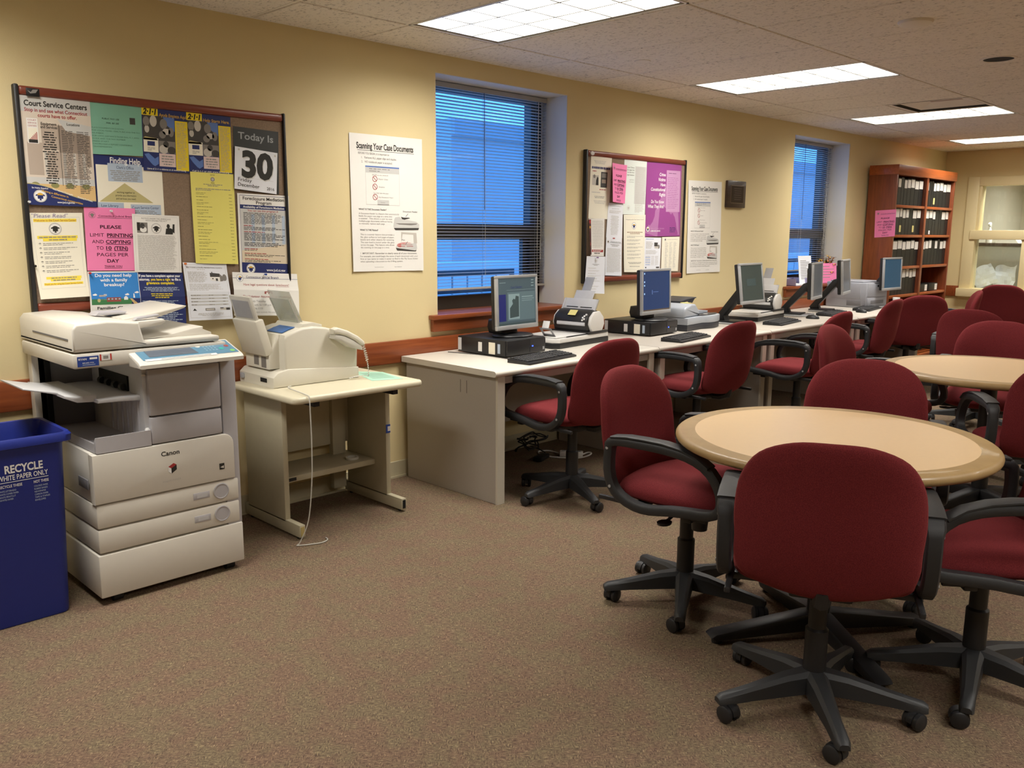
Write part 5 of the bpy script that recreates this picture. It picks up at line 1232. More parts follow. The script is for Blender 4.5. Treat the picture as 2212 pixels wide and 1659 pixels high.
def monitor_head(t, tilt=0, smat=None, content=None, w=.372, h=.318, d=.035, zc=0, M0=None, off=0):
    """screen towards -Y of the thing; bottom edge at height zc"""
    M = Matrix.Translation((0, off, zc)) @ Matrix.Rotation(tilt, 4, 'X')
    def mm(): q = MB(); q.M = M; return q
    m = mm(); b = .017
    for a in ((-w / 2, w / 2, 0, .026), (-w / 2, w / 2, h - b, h), (-w / 2, -w / 2 + b, .026, h - b), (w / 2 - b, w / 2, .026, h - b)): m.box(a[0], a[1], -.016, .004, a[2], a[3], SILVER, .003)
    m.build('bezel', t)
    m = mm(); m.box(-w / 2 + .004, w / 2 - .004, .0, d, .004, h - .004, BLACK, .008); m.box(-.11, .11, d, d + .022, .06, h - .05, BLACK, .01); m.build('rear_shell', t)
    m = mm(); m.box(-w / 2 + b, w / 2 - b, -.0105, -.001, .026, h - b, smat); s_ = m.build('screen', t, 0)
    if content:
        m = mm(); content(m, w - 2 * b, h - .043, lambda x, y: (x, -.0112, .026 + y)); m.build('screen_content', s_, 0)
    return t
SC_G = screen_mat('screen_page_grey', '#39454a', '#50626a', .5); SC_B = screen_mat('screen_desktop_blue', '#122440', '#1c3d70', .6); SC_D = screen_mat('screen_dim_green', '#2d3432', '#3c4744', .6); SC_M = screen_mat('screen_mid_grey', '#3d3f40', '#585a5b', .6); SC_T = screen_mat('screen_teal_blue', '#1c3646', '#284f6b', .6)
C_N = screen_mat('page_navy', '#1c2458', '#252c66', .5); C_W = screen_mat('page_pale', '#6f8284', '#7c9294', .5); C_D = screen_mat('page_dark', '#39484a', '#39484a', .4); C_T = screen_mat('page_line', '#4a5a5e', '#5d7278', .5); C_I = screen_mat('desk_icon', '#8fb0d8', '#8fb0d8', .8); C_DB = screen_mat('task_bar', '#51453c', '#54473c', .4)
def cont_page(m, W_, H, P):
    q = lambda a, b, c, d, mm, l=0: m.face([(P(-W_ / 2 + u * W_, v * H)[0], -.0112 - l, P(0, v * H)[2]) for u, v in ((a, b), (c, b), (c, d), (a, d))], mm)
    q(0, .0, 1, .045, C_D); q(.02, .09, .2, .66, C_N); q(.24, .09, .98, .70, C_T); q(.27, .12, .56, .66, C_W, .0003)
    m.face([(P(-W_ / 2 + u * W_, 0)[0], -.0118, P(0, v * H)[2]) for u, v in ((.30, .15), (.54, .17), (.54, .60), (.46, .62), (.44, .54), (.40, .56), (.36, .52), (.38, .45), (.30, .36))], C_D)
    q(.62, .58, .92, .60, C_W, .0003); q(.62, .54, .95, .55, C_W, .0003); q(.62, .50, .90, .51, C_W, .0003)
    put_text(m, 'Court Calendars', C_N, lambda a, b: (P(-W_ / 2 + .48 * W_ + a, 0)[0], -.0116, P(0, .78 * H + b)[2]), .018, 'C', 0, width=.10)
    q(.04, .90, .20, .91, C_W, .0002); q(.88, .93, .95, .95, C_W, .0002); q(.88, .87, .95, .89, C_W, .0002); q(.88, .81, .95, .83, C_W, .0002); q(.22, .74, .98, .745, C_W, .0002)
def cont_desk(m, W_, H, P):
    for v in (.93, .72, .63, .42): m.face([(P(-W_ / 2 + u * W_, 0)[0], -.0112, P(0, (v + dv) * H)[2]) for u, dv in ((.04, 0), (.075, 0), (.075, .04), (.04, .04))], C_I)
    m.face([(P(-W_ / 2 + u * W_, 0)[0], -.0112, P(0, v * H)[2]) for u, v in ((0, 0), (1, 0), (1, .035), (0, .035))], C_DB)
    m.face([(P(-W_ / 2 + u * W_, 0)[0], -.0112, P(0, v * H)[2]) for u, v in ((.33, .42), (.36, .42), (.36, .53), (.33, .53))], MIDB); m.face([(P(-W_ / 2 + u * W_, 0)[0], -.0112, P(0, v * H)[2]) for u, v in ((.38, .47), (.58, .47), (.58, .485), (.38, .485))], MIDB)
def cont_dim(m, W_, H, P):
    m.face([(P(-W_ / 2 + u * W_, 0)[0], -.0112, P(0, v * H)[2]) for u, v in ((.25, .42), (.68, .42), (.68, .62), (.25, .62))], C_D)
def monitor_on_pc(x, y, z, rz, smat, content, label):
    t = thing('computer_monitor', label, 'monitor', (x, y, z), rz, 'flat panel monitors')
    monitor_head(t, R(-2), smat, content, zc=.045)
    m = MB(); m.lathe([(0, 0), (.128, 0), (.132, .006), (.125, .012), (.06, .018), (0, .018)], BLACK, 32, (0, .03, 0), 1.05, .85); m.build('stand_base', t)
    m = MB(); m.prism([(.05, .012), (.16, .012), (.175, .05), (.165, .095), (.11, .10), (.062, .16), (.045, .16)], 'x', -.075, .075, BLACK, .014, 3); m.build('stand_neck', t, 45)
    return t
PZ = DH + .0985
pc(3.428, -.497, R(3), 'black desktop computer under the monitor on the nearest desk')
monitor_on_pc(3.640, -.375, PZ + .0005, R(4), SC_G, cont_page, 'silver-edged monitor showing a grey web page, on the nearest desk')
pc(4.885, -.44, R(3), 'black desktop computer under the blue-screened monitor on the second desk')
monitor_on_pc(5.045, -.365, PZ + .0005, R(3), SC_B, cont_desk, 'silver-edged monitor with a deep blue desktop, on the second desk')
def monitor_on_arm(x, y, rz, tilt, smat, content, label, hb=.165, back=.20):
    t = thing('computer_monitor', label, 'monitor', (x, y, DH + .0005), rz, 'flat panel monitors')
    monitor_head(t, tilt, smat, content, zc=hb)
    m = MB(); m.box(-.13, .13, .03, .29, 0, .012, SILVER, .005); m.box(-.10, .10, .10, .30, .012, .022, BLACK, .004); m.build('stand_base', t)
    m = MB(); m.prism([(.21, .018), (.295, .018), (.305, .04), (.105, hb + .13), (.052, hb + .15), (.045, hb + .08), (.085, hb + .06), (.225, .06)], 'x', -.045, .045, BLACK, .01, 2); m.build('stand_arm', t, 45)
    return t
monitor_on_arm(6.15, -.50, R(2), R(-8), SC_D, cont_dim, 'dark-screened monitor left of the second black scanner, on the third desk', .165)
monitor_on_arm(7.23, -.50, R(14), R(-2), SC_M, None, 'edge-on grey-screened monitor in front of the farther window', .15)
monitor_on_arm(7.81, -.50, R(14), R(-4), SC_M, None, 'edge-on grey-screened monitor just left of the laser printer', .165)
monitor_on_arm(8.64, -.585, R(-4), R(-2), SC_T, None, 'teal-screened monitor right of the laser printer, before the bookcase', .17)

# keyboards and mice
KEY = mat('key_black', '#2b2b2d', 0.5)
def make_keyboard(label):
    t = thing('keyboard', label, 'keyboard', (0, 0, 0), 0, 'black keyboards')
    m = MB(); m.prism([(0, 0), (.155, 0), (.155, .024), (.02, .014), (0, .010)], 'x', 0, .455, BLACK, .004); m.build('case', t)
    m = MB()
    for j in range(6):
        y = .022 + j * .0205 + (.004 if j == 5 else 0); z0 = .012 + .0115 * y / .155
        for a, b, n in ((.010, .300, 15), (.310, .365, 3), (.375, .445, 4)):
            if j == 0 and n == 15: ks = [(a, .022), (a + .024, .022), (a + .05, .115), (a + .17, .022), (a + .195, .022), (a + .22, .03), (a + .255, .03)]
            else: ks = [(a + (b - a) * i / n, (b - a) / n - .003) for i in range(n)]
            for kx, kw in ks: m.box(kx, kx + kw, y, y + .0165, z0, z0 + .008, KEY, .0015, 1)
    m.build('keys', t, 0)
    return t
k0 = make_keyboard('')
for i, (x, y, rz, lab) in enumerate(((3.330, -.785, 7, 'black keyboard on the nearest desk, in front of its computer'), (4.755, -.795, 8, 'black keyboard on the second desk'), (6.235, -.715, 8, 'black keyboard on the third desk, left of a mouse'), (7.285, -.645, 7, 'black keyboard between two black mice'), (8.03, -.645, 9, 'farthest black keyboard, in front of the laser printer'))):
    k = k0 if i == 0 else copy_tree(k0)
    k.location = (x, y, DH + .0005); k.rotation_euler = (0, 0, R(rz)); k['label'] = lab
m = MB(); m.tube(smooth3([(3.60, -.63, DH + .004), (3.66, -.585, DH + .004), (3.62, -.56, DH + .004), (3.42, -.60, DH + .004), (3.405, -.55, DH + .004), (3.40, -.30, DH + .004), (3.34, -.10, DH + .004)]), .0025, BLACK, 6); tag(m.build('keyboard_cable'), 'black cable lying round the nearest desktop computer', 'cable')
def make_mouse(label):
    t = thing('computer_mouse', label, 'mouse', (0, 0, 0), 0, 'black computer mice')
    m = MB(); m.lathe([(0, 0), (.030, 0), (.033, .006), (.030, .018), (.020, .030), (0, .035)], BLACK, 24, (0, 0, 0), .95, 1.75); m.build('shell', t)
    m = MB(); m.cyl((-.003, .030, .030), (.003, .030, .030), .006, GREY, 12); m.build('wheel', t)
    return t
m0 = make_mouse('')
for i, (x, y, rz, lab) in enumerate(((6.985, -.60, 10, 'black mouse on the third desk, right of a keyboard'), (7.885, -.63, -15, 'black mouse on the farthest desk'))):
    k = m0 if i == 0 else copy_tree(m0)
    k.location = (x, y, DH + .0005); k.rotation_euler = (0, 0, R(rz)); k['label'] = lab

# ---------------------------------------------------------------- sheet-feed scanners with a flatbed
SCB = mat('scanner_black', '#222223', 0.4); SCW = mat('scanner_white', '#dedcd8', 0.42)
def feed_scanner(x, y, rz, label):
    t = thing('document_scanner', label, 'scanner', (x, y, DH + .0005), rz, 'black and white document scanners')
    L_, D_ = .575, .30
    oc = [(.03, 0), (L_, 0), (L_, D_), (.03, D_), (0, D_ - .04), (0, .04)]
    m = MB(); m.prism(oc, 'z', 0, .034, SCB, .004); m.build('lower_base', t)
    m = MB(); m.prism([(a * .995 + .001, b * .99 + .0015) for a, b in oc], 'z', .034, .062, SCW, .005); m.build('flatbed', t)
    m = MB(); m.prism([(.02, .02), (.36, .02), (.36, D_ - .015), (.02, D_ - .015)], 'z', .063, .070, SCW, .003); m.box(.12, .37, .010, .0195, .063, .069, SCB, .002); m.build('flatbed_lid', t)
    m = MB(); m.box(.34, L_ - .01, -.004, D_ + .004, .063, .078, SCB, .004)
    side = [(.355, .078), (.345, .10), (.340, .135), (.355, .175), (.40, .205), (.44, .215), (.475, .205), (.505, .15), (.50, .10), (.47, .078)]
    m.prism(side, 'y', .02, D_ - .02, SCB, .004); m.build('feeder_body', t, 40)
    for y0 in (.0, D_ - .021):
        m = MB(); m.prism([(.385, .078), (.36, .125), (.372, .17), (.415, .203), (.47, .205), (.515, .165), (.525, .12), (.50, .078)], 'y', y0, y0 + .021, SCW, .004); m.build('side_cover', t, 40)
    m = MB(); m.prism([(.346, .122), (.3395, .138), (.3375, .138), (.3335, .120), (.340, .114)], 'y', .03, D_ - .05, LGREY); m.build('exit_lip', t, 40)
    m = MB()
    for i, (a, b) in enumerate(((.055, .150), (.042, .158), (.055, .166), (.045, .176), (.033, .186))): m.cyl((.3435 + (b - .135) * .42, a, b), (.3375 + (b - .135) * .42, a, b + .002), .0065, WHITE, 12)
    m.build('buttons', t)
    m = MB(); m.M = Matrix.Translation((.44, 0, .205)) @ Matrix.Rotation(R(30), 4, 'Y'); m.box(-.004, .006, .02, D_ - .02, 0, .085, LGREY, .003); m.box(-.012, -.003, .018, .03, 0, .08, LGREY); m.box(-.012, -.003, D_ - .03, D_ - .018, 0, .08, LGREY); m.box(.006, .02, .03, .05, 0, .09, SCB)
    m.box(-.006, -.004, .05, .14, .018, .024, BLACK); m.box(-.006, -.004, .16, .25, .018, .024, BLACK); m.build('feed_chute', t)
    m = MB(); m.M = Matrix.Translation((.44, 0, .205)) @ Matrix.Rotation(R(30), 4, 'Y'); m.box(.006, .010, .075, .225, .07, .15, LGREY, .002); m.box(.010, .013, .115, .185, .14, .25, GREY, .002); m.build('chute_extension', t)
    m = MB(); m.M = Matrix.Translation((.365, .14, .192)) @ Matrix.Rotation(R(-43), 4, 'Y'); m.box(-.022, .022, -.03, .03, .005, .0065, BSTK); m.build('sticky_note', t, 0)
    return t
a_ = feed_scanner(3.915, -.455, R(6), 'black and white scanner on the nearest desk, its paper stop flipped up')
m = MB(); m.M = Matrix.Translation((.06, .10, .0705)) @ Matrix.Rotation(R(-42), 4, 'Y')
m.box(-.003, .0, -.045, -.030, 0, .075, GREY); m.box(-.003, .0, .030, .045, 0, .075, GREY); m.box(-.003, 0, -.045, .045, 0, .022, GREY); m.box(-.003, 0, -.045, .045, .062, .075, GREY)
m.M = Matrix.Translation((.012, .10, .125)) @ Matrix.Rotation(R(20), 4, 'Y'); m.box(-.003, 0, -.025, .025, 0, .045, WHITE); m.build('paper_stop', a_, 0)
feed_scanner(6.36, -.425, R(6), 'black and white scanner on the third desk, right of the dark monitor')

# ---------------------------------------------------------------- silver flatbed scanner with document feeder
HPG = mat('scanner_silver_blue', '#a9afb8', 0.4, metal=.1); HPD = mat('scanner_charcoal', '#33343a', 0.45)
t = thing('flatbed_scanner', 'rounded silver-grey flatbed scanner with a hump, on the second desk', 'scanner', (5.345, -.44, DH + .0005), R(7)); t.scale = (1.08, 1.06, 1.15)
def ov(x0_, x1_, y0_, y1_, bulge, n=12): return [(x0_, y1_), (x0_, y0_)] + [(x0_ + (x1_ - x0_) * (.45 + .55 * i / n), y0_ - bulge * math.sin(PI * i / n * .5) * (1 - i / n) * 2) for i in range(n)] + [(x1_, y0_ + .05), (x1_ + .02, (y0_ + y1_) / 2), (x1_, y1_)]
m = MB(); m.prism(ov(0, .50, 0, .34, .05), 'z', 0, .038, HPD, .006); m.build('base', t)
m = MB(); m.prism(ov(.002, .51, .0, .342, .052), 'z', .038, .085, HPG, .008); m.build('housing', t, 40)
m = MB(); m.prism([(.20 + .30 * .5 + .155 * math.cos(2 * PI * i / 24), .035 + .045 * math.sin(2 * PI * i / 24)) for i in range(24)], 'z', .085, .089, HPD, .001); cpn = m.build('control_panel', t)
m = MB(); m.lathe([(0, .089), (.016, .089), (.016, .091), (0, .092)], LGREY, 16, (.34, .035, 0), 1.4, 1); m.build('scan_button', cpn)
m = MB(); m.prism([(.0, .086), (.0, .135), (.015, .15), (.10, .17), (.16, .165), (.21, .125), (.23, .092), (.23, .086)], 'y', .02, .34, HPG, .014, 3); m.build('feeder_hump', t, 45)
m = MB(); m.prism([(.20, .086), (.49, .086), (.50, .10), (.36, .112), (.22, .105)], 'y', .09, .335, HPG, .006); m.build('lid', t, 45)
m = MB(); m.prism([(.12, .165), (.24, .175), (.36, .19), (.365, .196), (.22, .19), (.12, .18)], 'y', .12, .32, HPD, .004); m.prism([(.26, .178), (.30, .16), (.34, .19)], 'y', .12, .15, HPD, .002); m.prism([(-.01, .15), (.03, .18), (.04, .165)], 'y', .28, .31, HPD); m.build('paper_tray', t, 30)
m = MB(); m.box(.11, .165, .06, .12, .1705, .172, BSTK); m.build('sticky_note', t, 0)

# ---------------------------------------------------------------- laser printer
PRG = mat('printer_grey_blue', '#a2a4ac', 0.45, noise=.03)
t = thing('laser_printer', 'grey laser printer at the end of the desk row', 'printer', (8.335, -.475, DH + .0005), R(-6))
m = MB(); m.box(0, .40, 0, .43, .0, .245, PRG, .012); m.box(.02, .38, .05, .40, .245, .258, PRG, .01); m.build('body', t)
m = MB(); m.box(.02, .38, -.006, .002, .02, .10, PRG, .006); m.box(.08, .32, -.0075, -.004, .04, .075, COPD, .003); m.build('paper_tray', t)
m = MB(); m.box(.02, .38, -.005, .002, .11, .235, PRG, .006); m.build('front_door', t)
m = MB(); m.box(.14, .26, -.004, .05, .236, .2475, COPD, .004); m.build('control_panel', t)
m = MB(); m.lathe([(0, 0), (.012, 0), (.010, .006), (0, .007)], DARK, 14)
for v in m.bm.verts: v.co = Vector((.20 + v.co.x, -.005 - v.co.z, .212 + v.co.y))
m.build('badge', t)
m = MB(); m.box(-.004, .001, .06, .38, .09, .235, PRG, .003); m.box(-.003, .001, .05, .20, .02, .07, COPD, .002); m.build('side_cover', t)
t = thing('white_cup', 'small white cup right of the laser printer, below the teal monitor', 'holder', (8.60, -.66, DH + .0005))  # plain white cup on a square foot
m = MB(); m.lathe([(0, 0), (.022, 0), (.024, .02), (.034, .10), (.034, .105), (.030, .104), (.02, .02), (0, .02)], WHITE, 20); m.build('cup', t)
m = MB(); m.box(-.03, .03, -.03, .03, 0, .004, WHITE); m.build('foot', t)

# ---------------------------------------------------------------- sill of the farther window: letter tray, sign, flowers
t = thing('letter_tray', 'pale translucent letter tray on the sill of the farther window', 'tray', (7.90, -.005, .9455))
TRAYP = mat('tray_lilac', '#a9a3c4', .3)
m = MB(); m.box(-.17, .17, -.045, .16, 0, .003, TRAYP); m.box(-.17, -.166, -.045, .16, 0, .065, TRAYP); m.box(.166, .17, -.045, .16, 0, .065, TRAYP); m.box(-.17, .17, .156, .16, 0, .065, TRAYP); m.build('shell', t, 0)
m = MB(); m.box(-.15, .15, -.04, .15, .0035, .012, PAPER); m.build('paper_stack', t, 0)
def standee(x, y, z, w, h, mm, rz, label, ln):
    t = thing('sign_holder', label, 'sign', (x, y, z), rz)
    m = MB(); m.M = Matrix.Rotation(R(-8), 4, 'X'); m.box(-w / 2, w / 2, 0, .003, .002, h, mm)
    for i in range(ln): m.face([(a, -.0006, b) for a, b in ((-w * .36, h * (.82 - i * .68 / ln)), (w * (.1 + .24 * ((i * 3) % 4) / 3), h * (.82 - i * .68 / ln)), (w * (.1 + .24 * ((i * 3) % 4) / 3), h * (.82 - i * .68 / ln) + .006), (-w * .36, h * (.82 - i * .68 / ln) + .006))], INKG)
    m.build('sheet', t, 0)
    m = MB(); m.M = Matrix.Rotation(R(-8), 4, 'X'); m.box(-w / 2, w / 2, .003, .006, 0.002, h, GLASS); m.build('holder', t, 0)
    m = MB(); m.box(-w / 2, w / 2, -.02, .06, 0, .003, GLASS); m.build('foot', t, 0)
    return t
standee(8.08, .02, .9455, .21, .28, PAPERB, R(-8), 'white sheet in a stand on the sill of the farther window', 12)
standee(8.50, -.01, .9455, .24, .20, PINK, R(-18), 'pink sheet in a stand on the sill, in front of the autumn flowers', 5)
t = thing('flower_arrangement', 'orange and brown autumn flower arrangement in the corner of the farther window', 'flowers', (8.61, .075, .9455))
m = MB(); m.lathe([(0, 0), (.05, 0), (.065, .06), (.06, .10), (.055, .10), (.058, .06), (0, .02)], mat('pot_orange', '#c9692a', .5), 20); m.build('pot', t)
PET = [mat('petal_orange', '#d9772a', .6), mat('petal_yellow', '#dfae3c', .6), mat('petal_brown', '#7b4a22', .7)]; LEAF = mat('leaf_olive', '#6b6a2e', .7)
r2 = random.Random(5)
for k in range(3):
    m = MB()
    for i in range(24):
        a = r2.uniform(0, 2 * PI); rr_ = r2.uniform(0, .125); zz = .12 + r2.uniform(.0, .16) - rr_ * .3; c = Vector((rr_ * math.cos(a), rr_ * math.sin(a) * .7, zz))
        for q in range(7):
            b = 2 * PI * q / 7; d = Vector((math.cos(b), math.sin(b), .3 * math.sin(3 * b))) * .034; e = Vector((math.cos(b + .35), math.sin(b + .35), .25)) * .022; e2 = Vector((math.cos(b - .35), math.sin(b - .35), .25)) * .022
            m.face([c, c + e2, c + d, c + e], PET[k])
    m.build('blossoms', t, 0)
m = MB()
for i in range(26):
    a = r2.uniform(0, 2 * PI); c = Vector((0, 0, .09)); d = Vector((math.cos(a) * .11, math.sin(a) * .08, r2.uniform(.05, .17))); p = Vector((-math.sin(a), math.cos(a), 0)) * .012
    m.face([c, c + d * .6 + p, c + d, c + d * .6 - p], LEAF)
m.build('leaves', t, 0)

# ---------------------------------------------------------------- under the nearest desk: power strip and cables
t = thing('power_strip', 'white power strip with a looped cord on the carpet under the nearest desk', 'power strip', (4.13, -.40, 0), R(-52))
m = MB(); m.box(-.075, .075, -.024, .024, .001, .036, WHITE, .005)
for i in range(4): m.box(-.062 + i * .034, -.042 + i * .034, -.012, .012, .0358, .0366, GREY)
m.build('body', t)
m = MB(); m.tube(smooth3([(.075, 0, .018), (.11, .005, .03), (.13, -.015, .03), (.11, -.04, .02), (.06, -.045, .006), (.0, -.06, .005), (-.12, -.05, .005), (-.20, .0, .005), (-.22, .08, .005), (-.16, .11, .005), (-.11, .07, .006), (-.075, .0, .018)]), .005, WHITE, 6); m.build('cord', t)
m = MB(); r3 = random.Random(3); p = []
for i in range(60): a = i * .42; p.append((3.99 + .09 * math.cos(a) + .03 * r3.uniform(-1, 1), -.17 + .05 * math.sin(a * 1.3) + .02 * r3.uniform(-1, 1), .02 + .09 * abs(math.sin(i * .17)) + .02 * r3.random()))
m.tube(smooth3(p), .0045, BLACK, 6); tag(m.build('cable_bundle'), 'tangle of black cables under the nearest desk by the wall', 'cable')
t = thing('power_adapter', 'black power adapter box among the cables under the nearest desk', 'power adapter', (3.93, -.32, 0), R(20))
m = MB(); m.box(-.07, .07, -.03, .03, .0005, .03, BLACK, .008); m.build('brick', t)
m = MB(); m.tube([(.07, 0, .015), (.11, .02, .02), (.14, .08, .03), (.12, .13, .05)], .004, BLACK, 6); m.build('lead', t)
m = MB(); m.tube(smooth3([(3.50, -.172, .62), (3.53, -.168, .45), (3.62, -.15, .36), (3.75, -.13, .33), (3.86, -.14, .42), (3.88, -.17, .55)]), .004, BLACK, 6); tag(m.build('hanging_cable'), 'black cable sagging behind the modesty panel of the nearest desk', 'cable')
# ================================================================== RED TASK CHAIRS
def fabric():
    m, nt, b = nodes_of('burgundy_chair_fabric')
    L = nt.links.new; N = nt.nodes.new
    b.inputs['Roughness'].default_value = 0.95; b.inputs['Specular IOR Level'].default_value = 0.15
    b.inputs['Sheen Weight'].default_value = 0.25; b.inputs['Sheen Roughness'].default_value = 0.4; b.inputs['Sheen Tint'].default_value = srgb('#b8554a')
    tc = N('ShaderNodeTexCoord')
    n = N('ShaderNodeTexNoise'); n.inputs['Scale'].default_value = 420; n.inputs['Detail'].default_value = 2
    cr = N('ShaderNodeValToRGB'); e = cr.color_ramp.elements
    e[0].position = .3; e[0].color = srgb('#602126'); e[1].position = .7; e[1].color = srgb('#7b2f31')
    L(tc.outputs['Object'], n.inputs['Vector']); L(n.outputs['Fac'], cr.inputs['Fac']); L(cr.outputs['Color'], b.inputs['Base Color'])
    bp = N('ShaderNodeBump'); bp.inputs['Strength'].default_value = .25; bp.inputs['Distance'].default_value = .002
    L(n.outputs['Fac'], bp.inputs['Height']); L(bp.outputs['Normal'], b.inputs['Normal'])
    return m
FAB = fabric()
CASTER = mat('caster_rubber_black', '#232325', 0.45)

def cushion(outline, front, back, m, rings=(1, .985, .95, .88, .75, .5, .25), expo=3.0):
    """outline: closed list of (a, b) about a centre; front / back: functions (a, b, t) -> 3-D point with t in 0..1 the local thickness factor"""
    mb = MB(); k = mb.mi(m)
    n = len(outline); ca = sum(p[0] for p in outline) / n; cb = sum(p[1] for p in outline) / n
    def make(fn, flip, rim):
        prev = rim
        for s in rings[1:]:
            t = (1 - s ** expo) ** (1 / 2.2)
            cur = [mb._v(fn(ca + (a - ca) * s, cb + (b - cb) * s, t)) for a, b in outline]
            for i in range(n):
                j = (i + 1) % n; q = (prev[i], prev[j], cur[j], cur[i])
                f = mb.bm.faces.new(q if not flip else q[::-1]); f.material_index = k
            prev = cur
        c = mb._v(fn(ca, cb, 1.0))
        for i in range(n):
            j = (i + 1) % n; q = (prev[i], prev[j], c)
            f = mb.bm.faces.new(q if not flip else q[::-1]); f.material_index = k
    rim = [mb._v(front(a, b, 0.0)) for a, b in outline]
    make(front, False, rim); make(back, True, rim)
    bmesh.ops.recalc_face_normals(mb.bm, faces=mb.bm.faces[:])
    return mb
def smooth_outline(pts, n=6):
    """closed Catmull-Rom through control points"""
    out = []; N = len(pts)
    for i in range(N):
        p0, p1, p2, p3 = pts[i - 1], pts[i], pts[(i + 1) % N], pts[(i + 2) % N]
        for k in range(n):
            t = k / n
            out.append(tuple(0.5 * (2 * p1[c] + (p2[c] - p0[c]) * t + (2 * p0[c] - 5 * p1[c] + 4 * p2[c] - p3[c]) * t * t + (3 * p1[c] - p0[c] - 3 * p2[c] + p3[c]) * t ** 3) for c in (0, 1)))
    return out
def strap(pts, half_w, th, y, m, closed=False, flare=None):
    """flat bar following (x, z) points, width along y"""
    mb = MB(); k = mb.mi(m); n = len(pts); rings = []
    for i, (x, z) in enumerate(pts):
        a = pts[(i - 1) % n] if (closed or i > 0) else pts[i]; b = pts[(i + 1) % n] if (closed or i < n - 1) else pts[i]
        tx, tz = b[0] - a[0], b[1] - a[1]; l = math.hypot(tx, tz) or 1; nx, nz = -tz / l, tx / l
        h = th[i] / 2 if isinstance(th, (list, tuple)) else th / 2; w = half_w[i] if isinstance(half_w, (list, tuple)) else half_w
        sec = []
        for c, d in ((-1, -.55), (-.75, -1), (.75, -1), (1, -.55), (1, .55), (.75, 1), (-.75, 1), (-1, .55)):
            sec.append(mb._v((x + nx * h * d, y + w * c, z + nz * h * d)))
        rings.append(sec)
    for i in range(n if closed else n - 1):
        A, B = rings[i], rings[(i + 1) % n]
        for j in range(8):
            f = mb.bm.faces.new((A[j], A[(j + 1) % 8], B[(j + 1) % 8], B[j])); f.material_index = k
    if not closed:
        mb.bm.faces.new(rings[0][::-1]).material_index = k; mb.bm.faces.new(rings[-1]).material_index = k
    bmesh.ops.recalc_face_normals(mb.bm, faces=mb.bm.faces[:])
    return mb

